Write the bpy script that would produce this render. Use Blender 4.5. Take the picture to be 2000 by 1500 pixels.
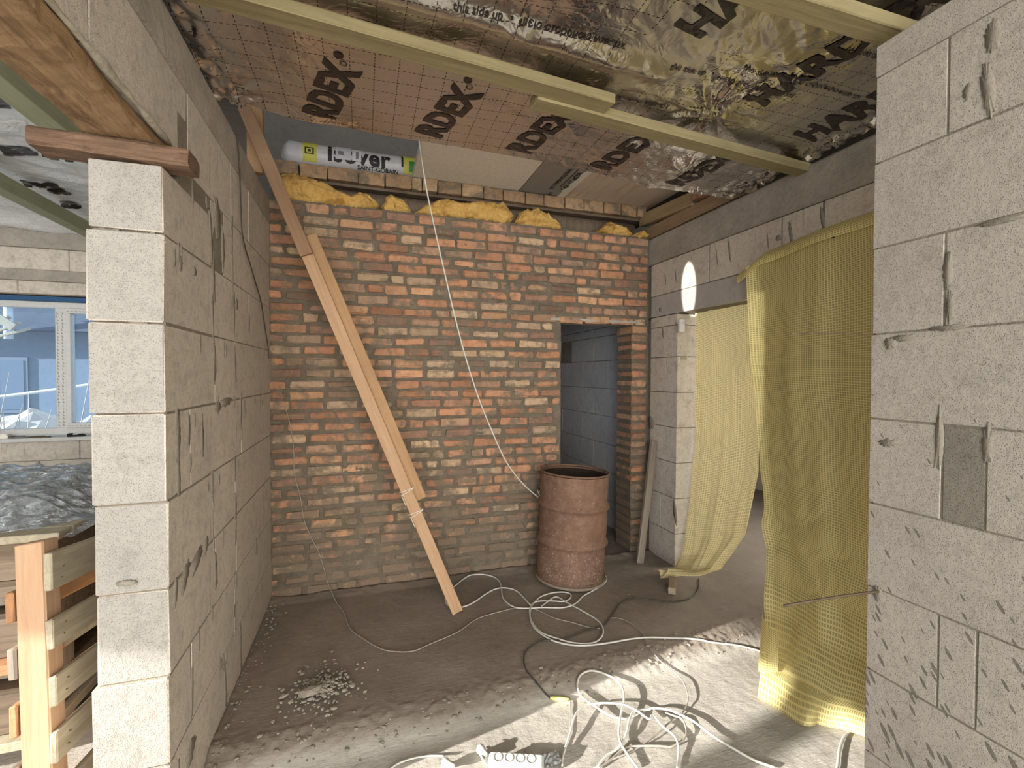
import bpy, bmesh, math, random
from mathutils import Vector, Matrix, noise
random.seed(7)
S = bpy.context.scene
COL = S.collection
for o in list(bpy.data.objects):
    bpy.data.objects.remove(o)

# ------------------------------------------------------------------ camera
FPX, YAW, PIT, ROL, CH = 907.7, math.radians(17.74), math.radians(-1.114), math.radians(.1585), 1.69
_F = Vector((math.sin(YAW)*math.cos(PIT), math.cos(YAW)*math.cos(PIT), math.sin(PIT)))
_R = Vector((math.cos(YAW), -math.sin(YAW), 0))
_U = _R.cross(_F)
_R, _U = _R*math.cos(ROL)+_U*math.sin(ROL), _U*math.cos(ROL)-_R*math.sin(ROL)
CAM = Vector((0, 0, CH))
cd = bpy.data.cameras.new('camera')
cd.sensor_width = 36; cd.lens = FPX*36/2000; cd.clip_start = .02; cd.clip_end = 300
cam = bpy.data.objects.new('camera', cd); COL.objects.link(cam)
cam.matrix_world = Matrix(((_R.x, _U.x, -_F.x, CAM.x), (_R.y, _U.y, -_F.y, CAM.y), (_R.z, _U.z, -_F.z, CAM.z), (0, 0, 0, 1)))
S.camera = cam

# ------------------------------------------------------------------ world, sun, exposure
S.view_settings.view_transform = 'Standard'; S.view_settings.look = 'None'
S.view_settings.gamma = 1; S.view_settings.use_curve_mapping = False
S.view_settings.exposure = 0.52
W = bpy.data.worlds.new('sky'); S.world = W; W.use_nodes = True
WN = W.node_tree.nodes; WN.clear()
_o = WN.new('ShaderNodeOutputWorld'); _b = WN.new('ShaderNodeBackground')
_b.inputs[0].default_value = (.80, .90, 1.0, 1); _b.inputs[1].default_value = 1.1
W.node_tree.links.new(_b.outputs[0], _o.inputs[0])
SUN_M, SUN_E = .2, math.radians(12.5)
_d = Vector((1, SUN_M, 0)).normalized()*math.cos(SUN_E)+Vector((0, 0, -math.sin(SUN_E)))
sl = bpy.data.lights.new('sun', 'SUN'); sl.energy = 12.3; sl.color = (1, .955, .87); sl.angle = math.radians(.55)
so = bpy.data.objects.new('sun', sl); COL.objects.link(so); so.rotation_euler = _d.to_track_quat('-Z', 'Y').to_euler()
so.location = (-12, -2, 6)
def area(name, loc, target, sx, sy, power, color):
    l = bpy.data.lights.new(name, 'AREA'); l.shape = 'RECTANGLE'; l.size = sx; l.size_y = sy; l.energy = power; l.color = color
    o = bpy.data.objects.new(name, l); COL.objects.link(o); o.location = loc
    o.rotation_euler = (Vector(target)-Vector(loc)).to_track_quat('-Z', 'Y').to_euler()
    return o
area('daylight_of_open_front', (-.2, -6.0, 1.9), (.5, 3, 1.5), 5.5, 3.2, 520, (1, .93, .83))      # the house front behind the camera is open
area('daylight_of_corridor_window', (1.33, 4.55, 1.5), (2.5, 4.6, 1.35), .5, .5, .9, (.72, .81, 1))
area('curtain_back_light', (5.0, 2.9, 1.5), (2.6, 2.9, 1.3), 1.2, 1.2, 46, (1, .96, .88))  # added lamp that lights the far curtain from behind; no window is built

# ------------------------------------------------------------------ pixel helpers (ray through the photograph meets a real plane)
def ray(x, y): return _F+_R*((x-1000)/FPX)-_U*((y-750)/FPX)
def at(ax, v, x, y):
    d = ray(x, y); i = 'XYZ'.index(ax)
    return CAM+d*((v-CAM[i])/d[i])
def proj(p):
    v = Vector(p)-CAM; z = v.dot(_F)
    return 1000+FPX*v.dot(_R)/z, 750-FPX*v.dot(_U)/z
def sstep(a, b, x):
    t = max(0, min(1, (x-a)/(b-a))); return t*t*(3-2*t)
def N(x, y, z=0): return noise.noise(Vector((x, y, z)))
def fbm(x, y, z=0, o=4):
    return noise.fractal(Vector((x, y, z)), 1.0, 2.0, o)
def ridge_y(x): return 2.25+.055*max(0, x-.3)+.02*N(x*5, 3.1)
def fz(x, y):
    s = sstep(-.16, .07, y-ridge_y(x))
    if x < -.85: s = 0
    return .055*s
def on_floor(px, py, up=0):
    z = .03
    for _ in range(8):
        p = at('Z', z+up, px, py); z = z*.5+.5*floor_pt(p.x, p.y).z
    return p

# ------------------------------------------------------------------ materials
MATS = {}
class NT:
    def __init__(s, name):
        s.m = bpy.data.materials.new(name); s.m.use_nodes = True; s.t = s.m.node_tree; s.t.nodes.clear()
        s.out = s.t.nodes.new('ShaderNodeOutputMaterial')
    def n(s, typ, ins=None, **kw):
        nd = s.t.nodes.new('ShaderNode'+typ)
        for k, v in kw.items(): setattr(nd, k, v)
        for k, v in (ins or {}).items(): s.set(nd.inputs[k], v)
        return nd
    def set(s, sock, v):
        if isinstance(v, bpy.types.NodeSocket): s.t.links.new(v, sock)
        elif isinstance(v, (tuple, list)) and len(v) == 3 and sock.type == 'RGBA': sock.default_value = (*v, 1)
        else: sock.default_value = v
    def pos(s): return s.n('NewGeometry').outputs['Position']
    def obj(s): return s.n('TexCoord').outputs['Object']
    def uv(s): return s.n('TexCoord').outputs['UV']
    def scale(s, v, sc, off=(0, 0, 0)): return s.n('Mapping', {'Vector': v, 'Scale': sc, 'Location': off}).outputs[0]
    def noise(s, v, sc, det=4, rough=.55, dist=0):
        return s.n('TexNoise', {'Vector': v, 'Scale': sc, 'Detail': det, 'Roughness': rough, 'Distortion': dist}).outputs[0]
    def voro(s, v, sc, feat='F1'): return s.n('TexVoronoi', {'Vector': v, 'Scale': sc}, feature=feat).outputs['Distance']
    def ramp(s, f, *st):
        nd = s.n('ValToRGB', {'Fac': f}); e = nd.color_ramp.elements
        while len(e) < len(st): e.new(.5)
        for i, (p, c) in enumerate(st):
            e[i].position = p
            e[i].color = (*c, 1) if isinstance(c, (tuple, list)) else (c, c, c, 1)
        return nd.outputs[0]
    def mix(s, f, a, b, mode='MIX'):
        nd = s.n('Mix', data_type='RGBA', blend_type=mode)
        s.set(nd.inputs[0], f); s.set(nd.inputs[6], a); s.set(nd.inputs[7], b); return nd.outputs[2]
    def math(s, op, a, b=0, clamp=False):
        nd = s.n('Math', operation=op, use_clamp=clamp); s.set(nd.inputs[0], a); s.set(nd.inputs[1], b); return nd.outputs[0]
    def sep(s, v): return s.n('SeparateXYZ', {0: v}).outputs
    def bump(s, h, st=.3, d=.01, nrm=None):
        i = {'Height': h, 'Strength': st, 'Distance': d}
        if nrm: i['Normal'] = nrm
        return s.n('Bump', i).outputs[0]
    def bsdf(s, col, rough=.8, metal=0, nrm=None, spec=.3, **ex):
        i = {'Base Color': col, 'Roughness': rough, 'Metallic': metal, 'Specular IOR Level': spec}
        if nrm: i['Normal'] = nrm
        for k, v in ex.items(): i[k] = v
        return s.n('BsdfPrincipled', i).outputs[0]
    def done(s, sh): s.set(s.out.inputs[0], sh); MATS[s.m.name] = s.m; return s.m

def aac(name, base, dark, streak=1.0, splat=False, pore=1.0):
    t = NT(name); p = t.pos()
    rnd = t.n('ObjectInfo').outputs['Random']
    big = t.noise(p, 2.3, 5, .6); med = t.noise(p, 14, 5, .65)
    c = t.mix(t.ramp(big, (.35, 0.), (.7, 1.)), base, tuple(v*.86 for v in base))
    c = t.mix(t.math('MULTIPLY', rnd, .28), c, tuple(v*.80 for v in base))
    c = t.mix(t.ramp(med, (.50, 0.), (.75, .5)), c, dark)
    c = t.mix(t.ramp(t.noise(p, 42, 4, .7), (.48, 0.), (.72, .38)), c, dark)
    v = t.scale(p, (38, 38, 3.2))
    st = t.noise(v, 1, 3, .6)
    gate = t.ramp(t.noise(p, 3.1, 2), (.52, 0.), (.62, 1.))
    c = t.mix(t.math('MULTIPLY', t.math('MULTIPLY', t.ramp(st, (.60, 0.), (.68, 1.)), gate), .55*streak), c, dark)
    por = t.voro(p, 230); pm = t.ramp(por, (.12, 1.), (.34, 0.))
    pn = t.noise(p, 60, 3, .6)
    c = t.mix(t.math('MULTIPLY', t.math('MULTIPLY', pm, t.ramp(pn, (.42, 0.), (.60, 1.))), .75*pore), c, tuple(v*.55 for v in dark))
    h = t.math('ADD', t.math('MULTIPLY', pn, .6), t.math('MULTIPLY', pm, -.5*pore))
    if splat:
        q = t.n('Mapping', {'Vector': p, 'Rotation': (.55, 0, 0)}).outputs[0]; q2 = t.scale(q, (1, 46, 13))
        vs = t.voro(q2, 1.0); z = t.sep(p)[2]
        dens = t.math('MULTIPLY', t.ramp(t.math('DIVIDE', z, 3.0), (.12, .30), (.62, .02)), 1.0)
        rndc = t.n('TexVoronoi', {'Vector': q2, 'Scale': 1.0}).outputs['Color']
        keep = t.math('GREATER_THAN', t.sep(rndc)[0], .35)
        sp = t.math('MULTIPLY', t.math('LESS_THAN', vs, t.math('MULTIPLY', dens, t.math('ADD', t.sep(rndc)[1], .45))), keep)
        c = t.mix(t.math('MULTIPLY', sp, .8), c, (.145, .125, .10))
    nb = t.bump(h, .7, .005)
    return t.done(t.bsdf(c, .95, 0, nb, .15))
AAC_L = aac('aerated_block_left', (.625, .562, .482), (.27, .235, .19), 1.0)
AAC_C = aac('aerated_block_cut_end', (.415, .392, .358), (.235, .22, .195), .3, pore=.9)
AAC_R = aac('aerated_block_near', (.50, .455, .40), (.27, .24, .20), .25, True)
DAMP = aac('mortar_filled_block', (.27, .245, .205), (.17, .15, .125), .8)
AAC_F = aac('aerated_block_far', (.72, .65, .565), (.27, .235, .19), 1.0)
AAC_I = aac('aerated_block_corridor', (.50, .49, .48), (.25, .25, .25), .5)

def stone(name, c1, c2, sc=6, bs=.5, rough=.95, spots=None):
    t = NT(name); p = t.pos()
    a = t.noise(p, sc, 6, .65); b = t.noise(p, sc*7, 4, .7)
    c = t.mix(t.ramp(a, (.3, 0.), (.72, 1.)), c1, c2)
    c = t.mix(t.ramp(b, (.5, 0.), (.8, .5)), c, tuple(v*.6 for v in c1))
    if spots:
        c = t.mix(t.math('MULTIPLY', t.ramp(t.voro(p, 26), (.06, 1.), (.13, 0.)), .6), c, spots)
    return t.done(t.bsdf(c, rough, 0, t.bump(t.math('ADD', a, t.math('MULTIPLY', b, .6)), bs, .012), .2))
CONC = stone('cast_concrete', (.31, .28, .24), (.46, .415, .36), 5, .7, spots=(.54, .48, .40))
MORTAR = stone('mortar', (.20, .175, .14), (.285, .25, .20), 9, .8)
MORT_B = stone('brick_mortar', (.115, .094, .070), (.205, .172, .130), 7, 1.0)
SMEAR = stone('mortar_smear', (.25, .225, .185), (.32, .285, .235), 14, .5)
ROCKY = stone('rubble_grey', (.30, .27, .225), (.42, .385, .32), 12, .7)
GRIT = stone('floor_grit_grey', (.24, .21, .175), (.33, .30, .25), 12, .7)
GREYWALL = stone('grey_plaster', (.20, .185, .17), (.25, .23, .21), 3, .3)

def brickmat(name, smear=.5):
    t = NT(name); p = t.pos()
    oc = t.n('ObjectInfo').outputs['Color']
    vc = t.n('VertexColor', layer_name='tint').outputs['Color']
    c0 = t.mix(1.0, oc, vc, 'MULTIPLY')
    a = t.noise(p, 22, 5, .65); b = t.noise(p, 7, 4, .6, .4); f = t.noise(p, 75, 4, .7)
    c = t.mix(t.ramp(a, (.35, 0.), (.75, .75)), c0, t.mix(1., c0, (.62, .52, .45), 'MULTIPLY'))
    c = t.mix(t.ramp(f, (.62, 0.), (.72, .5)), c, (.08, .06, .045))
    z = t.sep(p)[2]
    lo = t.ramp(t.math('DIVIDE', z, 3.0), (.02, .27), (.25, .10), (.45, .02), (1.0, -.0))
    m = t.ramp(t.math('ADD', b, t.math('ADD', lo, t.math('MULTIPLY', t.math('SUBTRACT', a, .5), .35))), (.50, 0.), (.64, smear))
    c = t.mix(m, c, (.18, .147, .108))
    pale = t.ramp(t.noise(p, 11, 5, .7, .6), (.60, 0.), (.68, .45))
    c = t.mix(pale, c, (.46, .37, .27))
    nb = t.bump(t.math('ADD', a, t.math('MULTIPLY', f, .5)), .7, .010)
    return t.done(t.bsdf(c, .93, 0, nb, .18))
BRICK = brickmat('old_red_brick', .85)

def wood(name, c1, c2, ax='X', grain=1.0, dirt=.3, rough=.75):
    t = NT(name); o = t.obj()
    sc = {'X': (2.2, 40, 40), 'Y': (40, 2.2, 40), 'Z': (40, 40, 2.2)}[ax]
    g = t.noise(t.scale(o, sc), 1, 4, .6, .8)
    k = t.noise(o, 5, 4, .6)
    c = t.mix(t.ramp(g, (.3, 0.), (.72, grain)), c1, c2)
    c = t.mix(t.ramp(k, (.5, 0.), (.75, dirt)), c, tuple(v*.55 for v in c2))
    return t.done(t.bsdf(c, rough, 0, t.bump(g, .35, .004), .25))
W_BAT = wood('batten_wood', (.50, .41, .21), (.34, .27, .13), 'X', 1, .3)
W_GREEN = wood('treated_joist_wood', (.40, .42, .27), (.31, .33, .21), 'Y', .8, .2)
W_PLANK = wood('fresh_plank_wood', (.50, .33, .20), (.37, .225, .13), 'Z', .9, .25)
W_PLANK2 = wood('golden_plank_wood', (.43, .27, .145), (.31, .18, .09), 'Z', .9, .3)
W_PLANK3 = wood('dull_brown_plank_wood', (.33, .205, .125), (.23, .135, .08), 'Z', .9, .3)
W_GREY = wood('weathered_grey_wood', (.33, .285, .23), (.19, .16, .13), 'Z', 1, .3)
W_OLD = wood('old_brown_lintel_wood', (.44, .24, .105), (.22, .11, .05), 'Y', 1, .65)
W_BOARD = wood('reddish_board_wood', (.34, .20, .135), (.19, .11, .08), 'X', 1, .5)
W_LOG = wood('dark_log_wood', (.20, .15, .105), (.10, .075, .055), 'X', 1, .5)
W_PAL = wood('pale_slat_wood', (.46, .405, .30), (.31, .265, .19), 'Y', 1, .35)
W_POST = wood('orange_post_wood', (.56, .37, .235), (.44, .265, .16), 'Z', 1, .15)
W_ORNG = wood('orange_slat_wood', (.46, .24, .12), (.30, .15, .08), 'Y', .8, .4)
W_BLOCK = wood('dusty_block_wood', (.42, .34, .25), (.30, .24, .17), 'Z', .8, .3)
W_ROOF = wood('roof_deck_wood', (.17, .14, .11), (.10, .085, .07), 'X', .8, .3)

def plain(name, c, rough=.6, metal=0, spec=.4, var=.12, bs=0, sc=40):
    t = NT(name); p = t.pos()
    cc = t.mix(t.ramp(t.noise(p, sc, 4), (.35, 0.), (.7, 1.)), c, tuple(v*(1-var) for v in c))
    nb = t.bump(t.noise(p, sc*2, 3), bs, .004) if bs else None
    return t.done(t.bsdf(cc, rough, metal, nb, spec))
CABLE = plain('white_cable_sheath', (.62, .605, .56), .45, 0, .4, .12)
CABLE_G = plain('dusty_grey_cable', (.36, .33, .28), .7, 0, .3, .3)
CABLE_K = plain('black_cable_sheath', (.07, .062, .055), .55, 0, .4, .4)
PLAST = plain('white_plastic', (.47, .49, .45), .4, 0, .5, .05)
SOCK = plain('socket_well_grey', (.24, .225, .21), .5, 0, .4, .05)
HOLE = plain('dark_hole', (.02, .018, .016), .8)
PVC = plain('white_window_frame', (.62, .62, .60), .35, 0, .5, .1)
BLUE = plain('blue_sealing_tape', (.03, .10, .22), .6, 0, .3, .2)
EPS = plain('white_foam_board', (.93, .89, .81), .9, 0, .1, .12, .3, 60)
XPS = plain('grey_foam_board', (.36, .34, .32), .8, 0, .2, .08, .2, 60)
INK = plain('black_print', (.030, .022, .020), .30, .0, .5, .2)
INK2 = plain('label_black_print', (.02, .02, .02), .6)
LAB_Y = plain('yellow_label', (.62, .60, .10), .5)
LAB_G = plain('green_label', (.05, .25, .06), .5)
LAB_W = plain('grey_sticker', (.58, .58, .60), .5)
ROLLW = plain('white_roll_film', (.62, .60, .60), .35, 0, .5, .08, .25, 20)
IRON = plain('rusty_steel_rod', (.17, .125, .08), .6, .5, .4, .3)
STRING = plain('white_string', (.72, .66, .55), .8, 0, .2, .1)
FOAMPU = plain('seam_foam', (.50, .45, .36), .85, 0, .2, .35, .5, 45)
YPLUG = plain('yellow_tape', (.75, .74, .25), .5)

def woolmat():
    t = NT('yellow_mineral_wool'); p = t.pos()
    a = t.noise(p, 9, 5, .65); b = t.noise(p, 60, 5, .75, 1.)
    c = t.mix(t.ramp(a, (.3, 0.), (.7, 1.)), (.68, .44, .14), (.56, .30, .075))
    c = t.mix(t.ramp(b, (.45, 0.), (.8, .6)), c, (.74, .57, .28))
    c = t.mix(t.ramp(t.noise(p, 9, 4), (.58, 0.), (.70, .6)), c, (.25, .13, .035))
    return t.done(t.bsdf(c, 1, 0, t.bump(b, .9, .01), .05))
WOOL = woolmat()

def peach():
    t = NT('peach_stained_foam_board'); p = t.pos()
    q = t.n('Mapping', {'Vector': p, 'Rotation': (0, 0, .5), 'Scale': (26, 2.2, 1)}).outputs[0]
    a = t.noise(q, 1, 4, .6); b = t.noise(p, 3, 3)
    m = t.math('MULTIPLY', t.ramp(a, (.48, 0.), (.66, 1.)), t.ramp(b, (.4, .15), (.6, 1.)))
    c = t.mix(m, (.70, .61, .51), (.62, .34, .21))
    return t.done(t.bsdf(c, .9, 0, None, .1))
PEACH = peach()

def floormat():
    t = NT('rough_screed'); p = t.pos()
    x, y, z = t.sep(p)
    a = t.noise(p, 2.2, 6, .62); b = t.noise(p, 11, 6, .7); f = t.noise(p, 70, 4, .7)
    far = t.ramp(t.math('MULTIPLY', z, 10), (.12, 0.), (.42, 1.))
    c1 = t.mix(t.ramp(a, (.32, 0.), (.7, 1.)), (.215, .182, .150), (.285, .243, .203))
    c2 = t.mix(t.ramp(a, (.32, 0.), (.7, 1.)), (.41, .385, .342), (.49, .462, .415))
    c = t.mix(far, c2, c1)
    c = t.mix(t.ramp(b, (.52, 0.), (.75, .4)), c, t.mix(1., c, (.62, .6, .58), 'MULTIPLY'))
    c = t.mix(t.ramp(f, (.63, 0.), (.75, .35)), c, (.13, .11, .09))
    q = t.n('Mapping', {'Vector': p, 'Rotation': (0, 0, .7), 'Scale': (14, 75, 14)}).outputs[0]
    sc = t.noise(q, 1, 4, .65, .6)
    b2 = t.noise(p, 32, 5, .7)
    h = t.math('ADD', t.math('ADD', t.math('MULTIPLY', b, .30), t.math('MULTIPLY', b2, .40)), t.math('ADD', t.math('MULTIPLY', f, .16), t.math('MULTIPLY', sc, .45)))
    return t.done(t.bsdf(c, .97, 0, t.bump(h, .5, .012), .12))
FLOOR = floormat()

def foilmat(name, tint=(.68, .66, .635), rough=.15, met0=1.0, dashes=1.0, crease=.33):
    t = NT(name); p = t.pos(); x, y, z = t.sep(p)
    def dash(u, v, per=.1, w=.0020, dl=.021):
        a = t.math('ABSOLUTE', t.math('SUBTRACT', t.math('FRACT', t.math('DIVIDE', u, per)), .5))
        ln = t.math('LESS_THAN', a, w/per)
        d = t.math('LESS_THAN', t.math('FRACT', t.math('DIVIDE', v, dl)), .6)
        return t.math('MULTIPLY', ln, d)
    dd = t.math('MAXIMUM', dash(x, y), dash(y, x, .085))
    gate = t.math('MULTIPLY', t.math('GREATER_THAN', t.noise(p, .9, 2), .36), 1)
    dd = t.math('MULTIPLY', dd, t.math('MULTIPLY', gate, dashes))
    col = t.mix(dd, tint, (.05, .035, .03))
    met = t.math('SUBTRACT', met0, t.math('MULTIPLY', dd, met0*.8))
    w = t.noise(p, 16, 4, .6, 1.2); w2 = t.noise(p, 5, 3, .5, 1.)
    rg_ = t.math('ABSOLUTE', t.math('SUBTRACT', t.noise(p, 4.5, 3, .5, 2.2), .5)); rg2 = t.math('ABSOLUTE', t.math('SUBTRACT', t.noise(p, 13, 2, .5, 1.5), .5))
    cr_ = t.math('ADD', t.math('MULTIPLY', t.math('MINIMUM', rg_, .10), 1.7), t.math('MULTIPLY', t.math('MINIMUM', rg2, .12), .35))
    nb = t.bump(t.math('ADD', cr_, t.math('ADD', t.math('MULTIPLY', w, .22), w2)), crease, .02)
    r = t.math('ADD', rough, t.math('MULTIPLY', t.ramp(t.noise(p, 2.2, 3), (.35, 0.), (.60, 1.)), .24))
    return t.done(t.bsdf(col, r, met, nb, .5))
FOIL = foilmat('printed_foil_membrane')
FOIL2 = foilmat('printed_silver_film_left_room', (.90, .91, .92), .38, .45, .25, .8)

def rustmat():
    t = NT('rusty_drum_paint'); o = t.obj(); z = t.sep(o)[2]
    a = t.noise(o, 3.5, 5, .65); b = t.noise(o, 18, 6, .7); f = t.noise(o, 70, 4, .7)
    c = t.mix(t.ramp(a, (.3, 0.), (.7, 1.)), (.225, .125, .082), (.15, .083, .056))
    c = t.mix(t.ramp(b, (.42, 0.), (.70, .8)), c, (.265, .172, .122))
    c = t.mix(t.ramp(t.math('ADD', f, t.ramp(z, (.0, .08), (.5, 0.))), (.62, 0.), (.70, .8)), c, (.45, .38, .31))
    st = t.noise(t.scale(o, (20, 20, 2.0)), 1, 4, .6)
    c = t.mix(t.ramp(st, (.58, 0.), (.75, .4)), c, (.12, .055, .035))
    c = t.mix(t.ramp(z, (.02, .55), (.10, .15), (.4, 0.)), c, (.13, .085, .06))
    return t.done(t.bsdf(c, .72, .15, t.bump(t.math('ADD', b, f), .35, .006), .35))
RUST = rustmat()
RUST_IN = plain('dark_drum_inside', (.045, .03, .022), .9, 0, .2, .4)  # one near-black colour for the whole drum inside

def filmmat(name, thread, cell, trans=.10, cell_sz=.0165):
    t = NT(name); u, v, _ = t.sep(t.uv())
    def ln(q): return t.math('LESS_THAN', t.math('FRACT', t.math('DIVIDE', q, cell_sz)), .36)
    g = t.math('MAXIMUM', ln(u), ln(v))
    p = t.pos(); k = t.noise(p, 5, 4, .6)
    c = t.mix(g, t.mix(k, cell, tuple(q*.72 for q in cell)), thread)
    nb = t.bump(g, .35, .002)
    d = t.bsdf(c, .42, 0, nb, .45)
    tr = t.n('BsdfTranslucent', {'Color': c}).outputs[0]
    m1 = t.n('MixShader', {0: .30, 1: d, 2: tr}).outputs[0]
    tp = t.n('BsdfTransparent', {'Color': (.95, .9, .55, 1)}).outputs[0]
    fac = t.math('MULTIPLY', t.math('SUBTRACT', 1., g), trans)
    return t.done(t.n('MixShader', {0: fac, 1: m1, 2: tp}).outputs[0])
FILM = filmmat('yellow_reinforced_film', (.93, .82, .40), (.68, .565, .23), .13)
FILM2 = filmmat('pale_yellow_reinforced_film', (.84, .735, .42), (.70, .58, .29), .08, .0165)  # paler tone of the yellow film, for the far curtain

def clearfilm():
    t = NT('clear_plastic_wrap'); p = t.pos()
    g = t.n('BsdfGlossy', {'Color': (.8, .86, .9, 1), 'Roughness': .07, 'Normal': t.bump(t.noise(p, 15, 5, .7, 2.5), 1.0, .03)}).outputs[0]
    tp = t.n('BsdfTransparent', {'Color': (.75, .78, .8, 1)}).outputs[0]
    d = t.n('BsdfDiffuse', {'Color': (.36, .37, .37, 1)}).outputs[0]
    a = t.n('MixShader', {0: .32, 1: tp, 2: d}).outputs[0]
    return t.done(t.n('MixShader', {0: .5, 1: a, 2: g}).outputs[0])
WRAP = clearfilm()
def glassmat():
    t = NT('window_glass')
    g = t.n('BsdfGlossy', {'Color': (.9, .95, 1, 1), 'Roughness': .02}).outputs[0]
    tp = t.n('BsdfTransparent', {'Color': (.80, .90, 1.0, 1)}).outputs[0]
    f = t.n('Fresnel', {'IOR': 1.45}).outputs[0]
    return t.done(t.n('MixShader', {0: f, 1: tp, 2: g}).outputs[0])
GLASS = glassmat()
ROOFT = stone('neighbour_slate_roof', (.065, .075, .095), (.09, .10, .125), 3, .3)
HOUSEW = stone('neighbour_wall_blue_shade', (.17, .21, .27), (.22, .26, .32), 1.2, .1)  # blue outdoor shade is mixed into this wall colour
HOUSEF = plain('house_window_frame', (.16, .19, .24), .6)
EARTH = stone('yard_earth', (.40, .36, .30), (.50, .46, .40), 1.5, .6)
RUBB = stone('yard_rubble_pale', (.55, .47, .40), (.62, .57, .50), 2.5, .8, spots=(.5, .25, .15))
TWIG = plain('pale_twig', (.50, .42, .36), .9)

# ------------------------------------------------------------------ mesh helpers
def mk(name, verts, faces, mat, parent=None, smooth=False, uvs=None):
    me = bpy.data.meshes.new(name); me.from_pydata([tuple(v) for v in verts], [], faces)
    if smooth: me.polygons.foreach_set('use_smooth', [True]*len(me.polygons))
    if uvs:
        l = me.uv_layers.new(name='UVMap')
        for lp in me.loops: l.data[lp.index].uv = uvs[lp.vertex_index]
    me.update()
    if mat: me.materials.append(mat)
    return link(name, me, parent)
def link(name, me, parent=None):
    o = bpy.data.objects.new(name, me); COL.objects.link(o)
    if parent: o.parent = parent
    return o
def tag(o, label=None, cat=None, group=None, kind=None):
    if label: o['label'] = label
    if cat: o['category'] = cat
    if group: o['group'] = group
    if kind: o['kind'] = kind
    return o
def thing(name, label, cat, loc=(0, 0, 0), group=None):
    o = bpy.data.objects.new(name, None); COL.objects.link(o); o.location = loc
    o.empty_display_size = .1
    return tag(o, label, cat, group)
def cham(x0, x1, y0, y1, z0, z1, c=.004, j=0., rnd=random):
    """chamfered box: 24 vertices, 26 faces"""
    c = min(c, (x1-x0)*.3, (y1-y0)*.3, (z1-z0)*.3)
    V = []; idx = {}
    for sx in (0, 1):
        for sy in (0, 1):
            for sz in (0, 1):
                for k in range(3):
                    p = [x1 if sx else x0, y1 if sy else y0, z1 if sz else z0]
                    s = (sx, sy, sz)
                    for q in range(3):
                        if q != k: p[q] += -c if s[q] else c
                    if j: p = [a+rnd.uniform(-j, j) for a in p]
                    idx[(sx, sy, sz, k)] = len(V); V.append(tuple(p))
    Fc = []
    cyc = ((0, 0), (1, 0), (1, 1), (0, 1))
    for k in range(3):                       # the six faces
        for s in (0, 1):
            f = []
            for a, b in cyc:
                t = [0, 0, 0]; t[k] = s; t[(k+1) % 3] = a; t[(k+2) % 3] = b
                f.append(idx[(*t, k)])
            Fc.append(f if s else f[::-1])
    for k in range(3):                       # twelve edges
        a, b = (k+1) % 3, (k+2) % 3
        for sa in (0, 1):
            for sb in (0, 1):
                t0 = [0, 0, 0]; t0[a] = sa; t0[b] = sb; t1 = list(t0); t1[k] = 1
                f = [idx[(*t0, a)], idx[(*t1, a)], idx[(*t1, b)], idx[(*t0, b)]]
                Fc.append(f if sa == sb else f[::-1])
    for sx in (0, 1):
        for sy in (0, 1):
            for sz in (0, 1):
                f = [idx[(sx, sy, sz, k)] for k in range(3)]
                Fc.append(f if (sx+sy+sz) % 2 else f[::-1])
    return V, Fc
def cbox(name, b, mat, parent=None, c=.004, j=0., origin=False):
    V, Fc = cham(*b, c, j)
    if origin:
        o0 = Vector(((b[0]+b[1])/2, (b[2]+b[3])/2, b[4])); V = [Vector(v)-o0 for v in V]
        o = mk(name, V, Fc, mat, parent); o.location = o0; return o
    return mk(name, V, Fc, mat, parent)
def join(parts):
    V, Fc = [], []
    for v, f in parts:
        n = len(V); V += [tuple(q) for q in v]; Fc += [[i+n for i in g] for g in f]
    return V, Fc
def boxm(x0, x1, y0, y1, z0, z1):
    V = [(x, y, z) for x in (x0, x1) for y in (y0, y1) for z in (z0, z1)]
    return V, [(0, 1, 3, 2), (4, 6, 7, 5), (0, 4, 5, 1), (2, 3, 7, 6), (0, 2, 6, 4), (1, 5, 7, 3)]
def beam(name, a, b, w, h, mat, parent=None, up=(0, 0, 1), c=.003, j=.001, seg=1, bow=0.):
    """board from a to b, own axes: X across (w), Y thick (h), Z along; origin at a"""
    a, b = Vector(a), Vector(b); L = (b-a).length; z = (b-a).normalized()
    x = Vector(up).cross(z).normalized(); y = z.cross(x)
    V, Fc = cham(-w/2, w/2, -h/2, h/2, 0, L, c, j)
    o = mk(name, V, Fc, mat, parent)
    o.matrix_world = Matrix(((x.x, y.x, z.x, a.x), (x.y, y.y, z.y, a.y), (x.z, y.z, z.z, a.z), (0, 0, 0, 1)))
    return o
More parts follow.
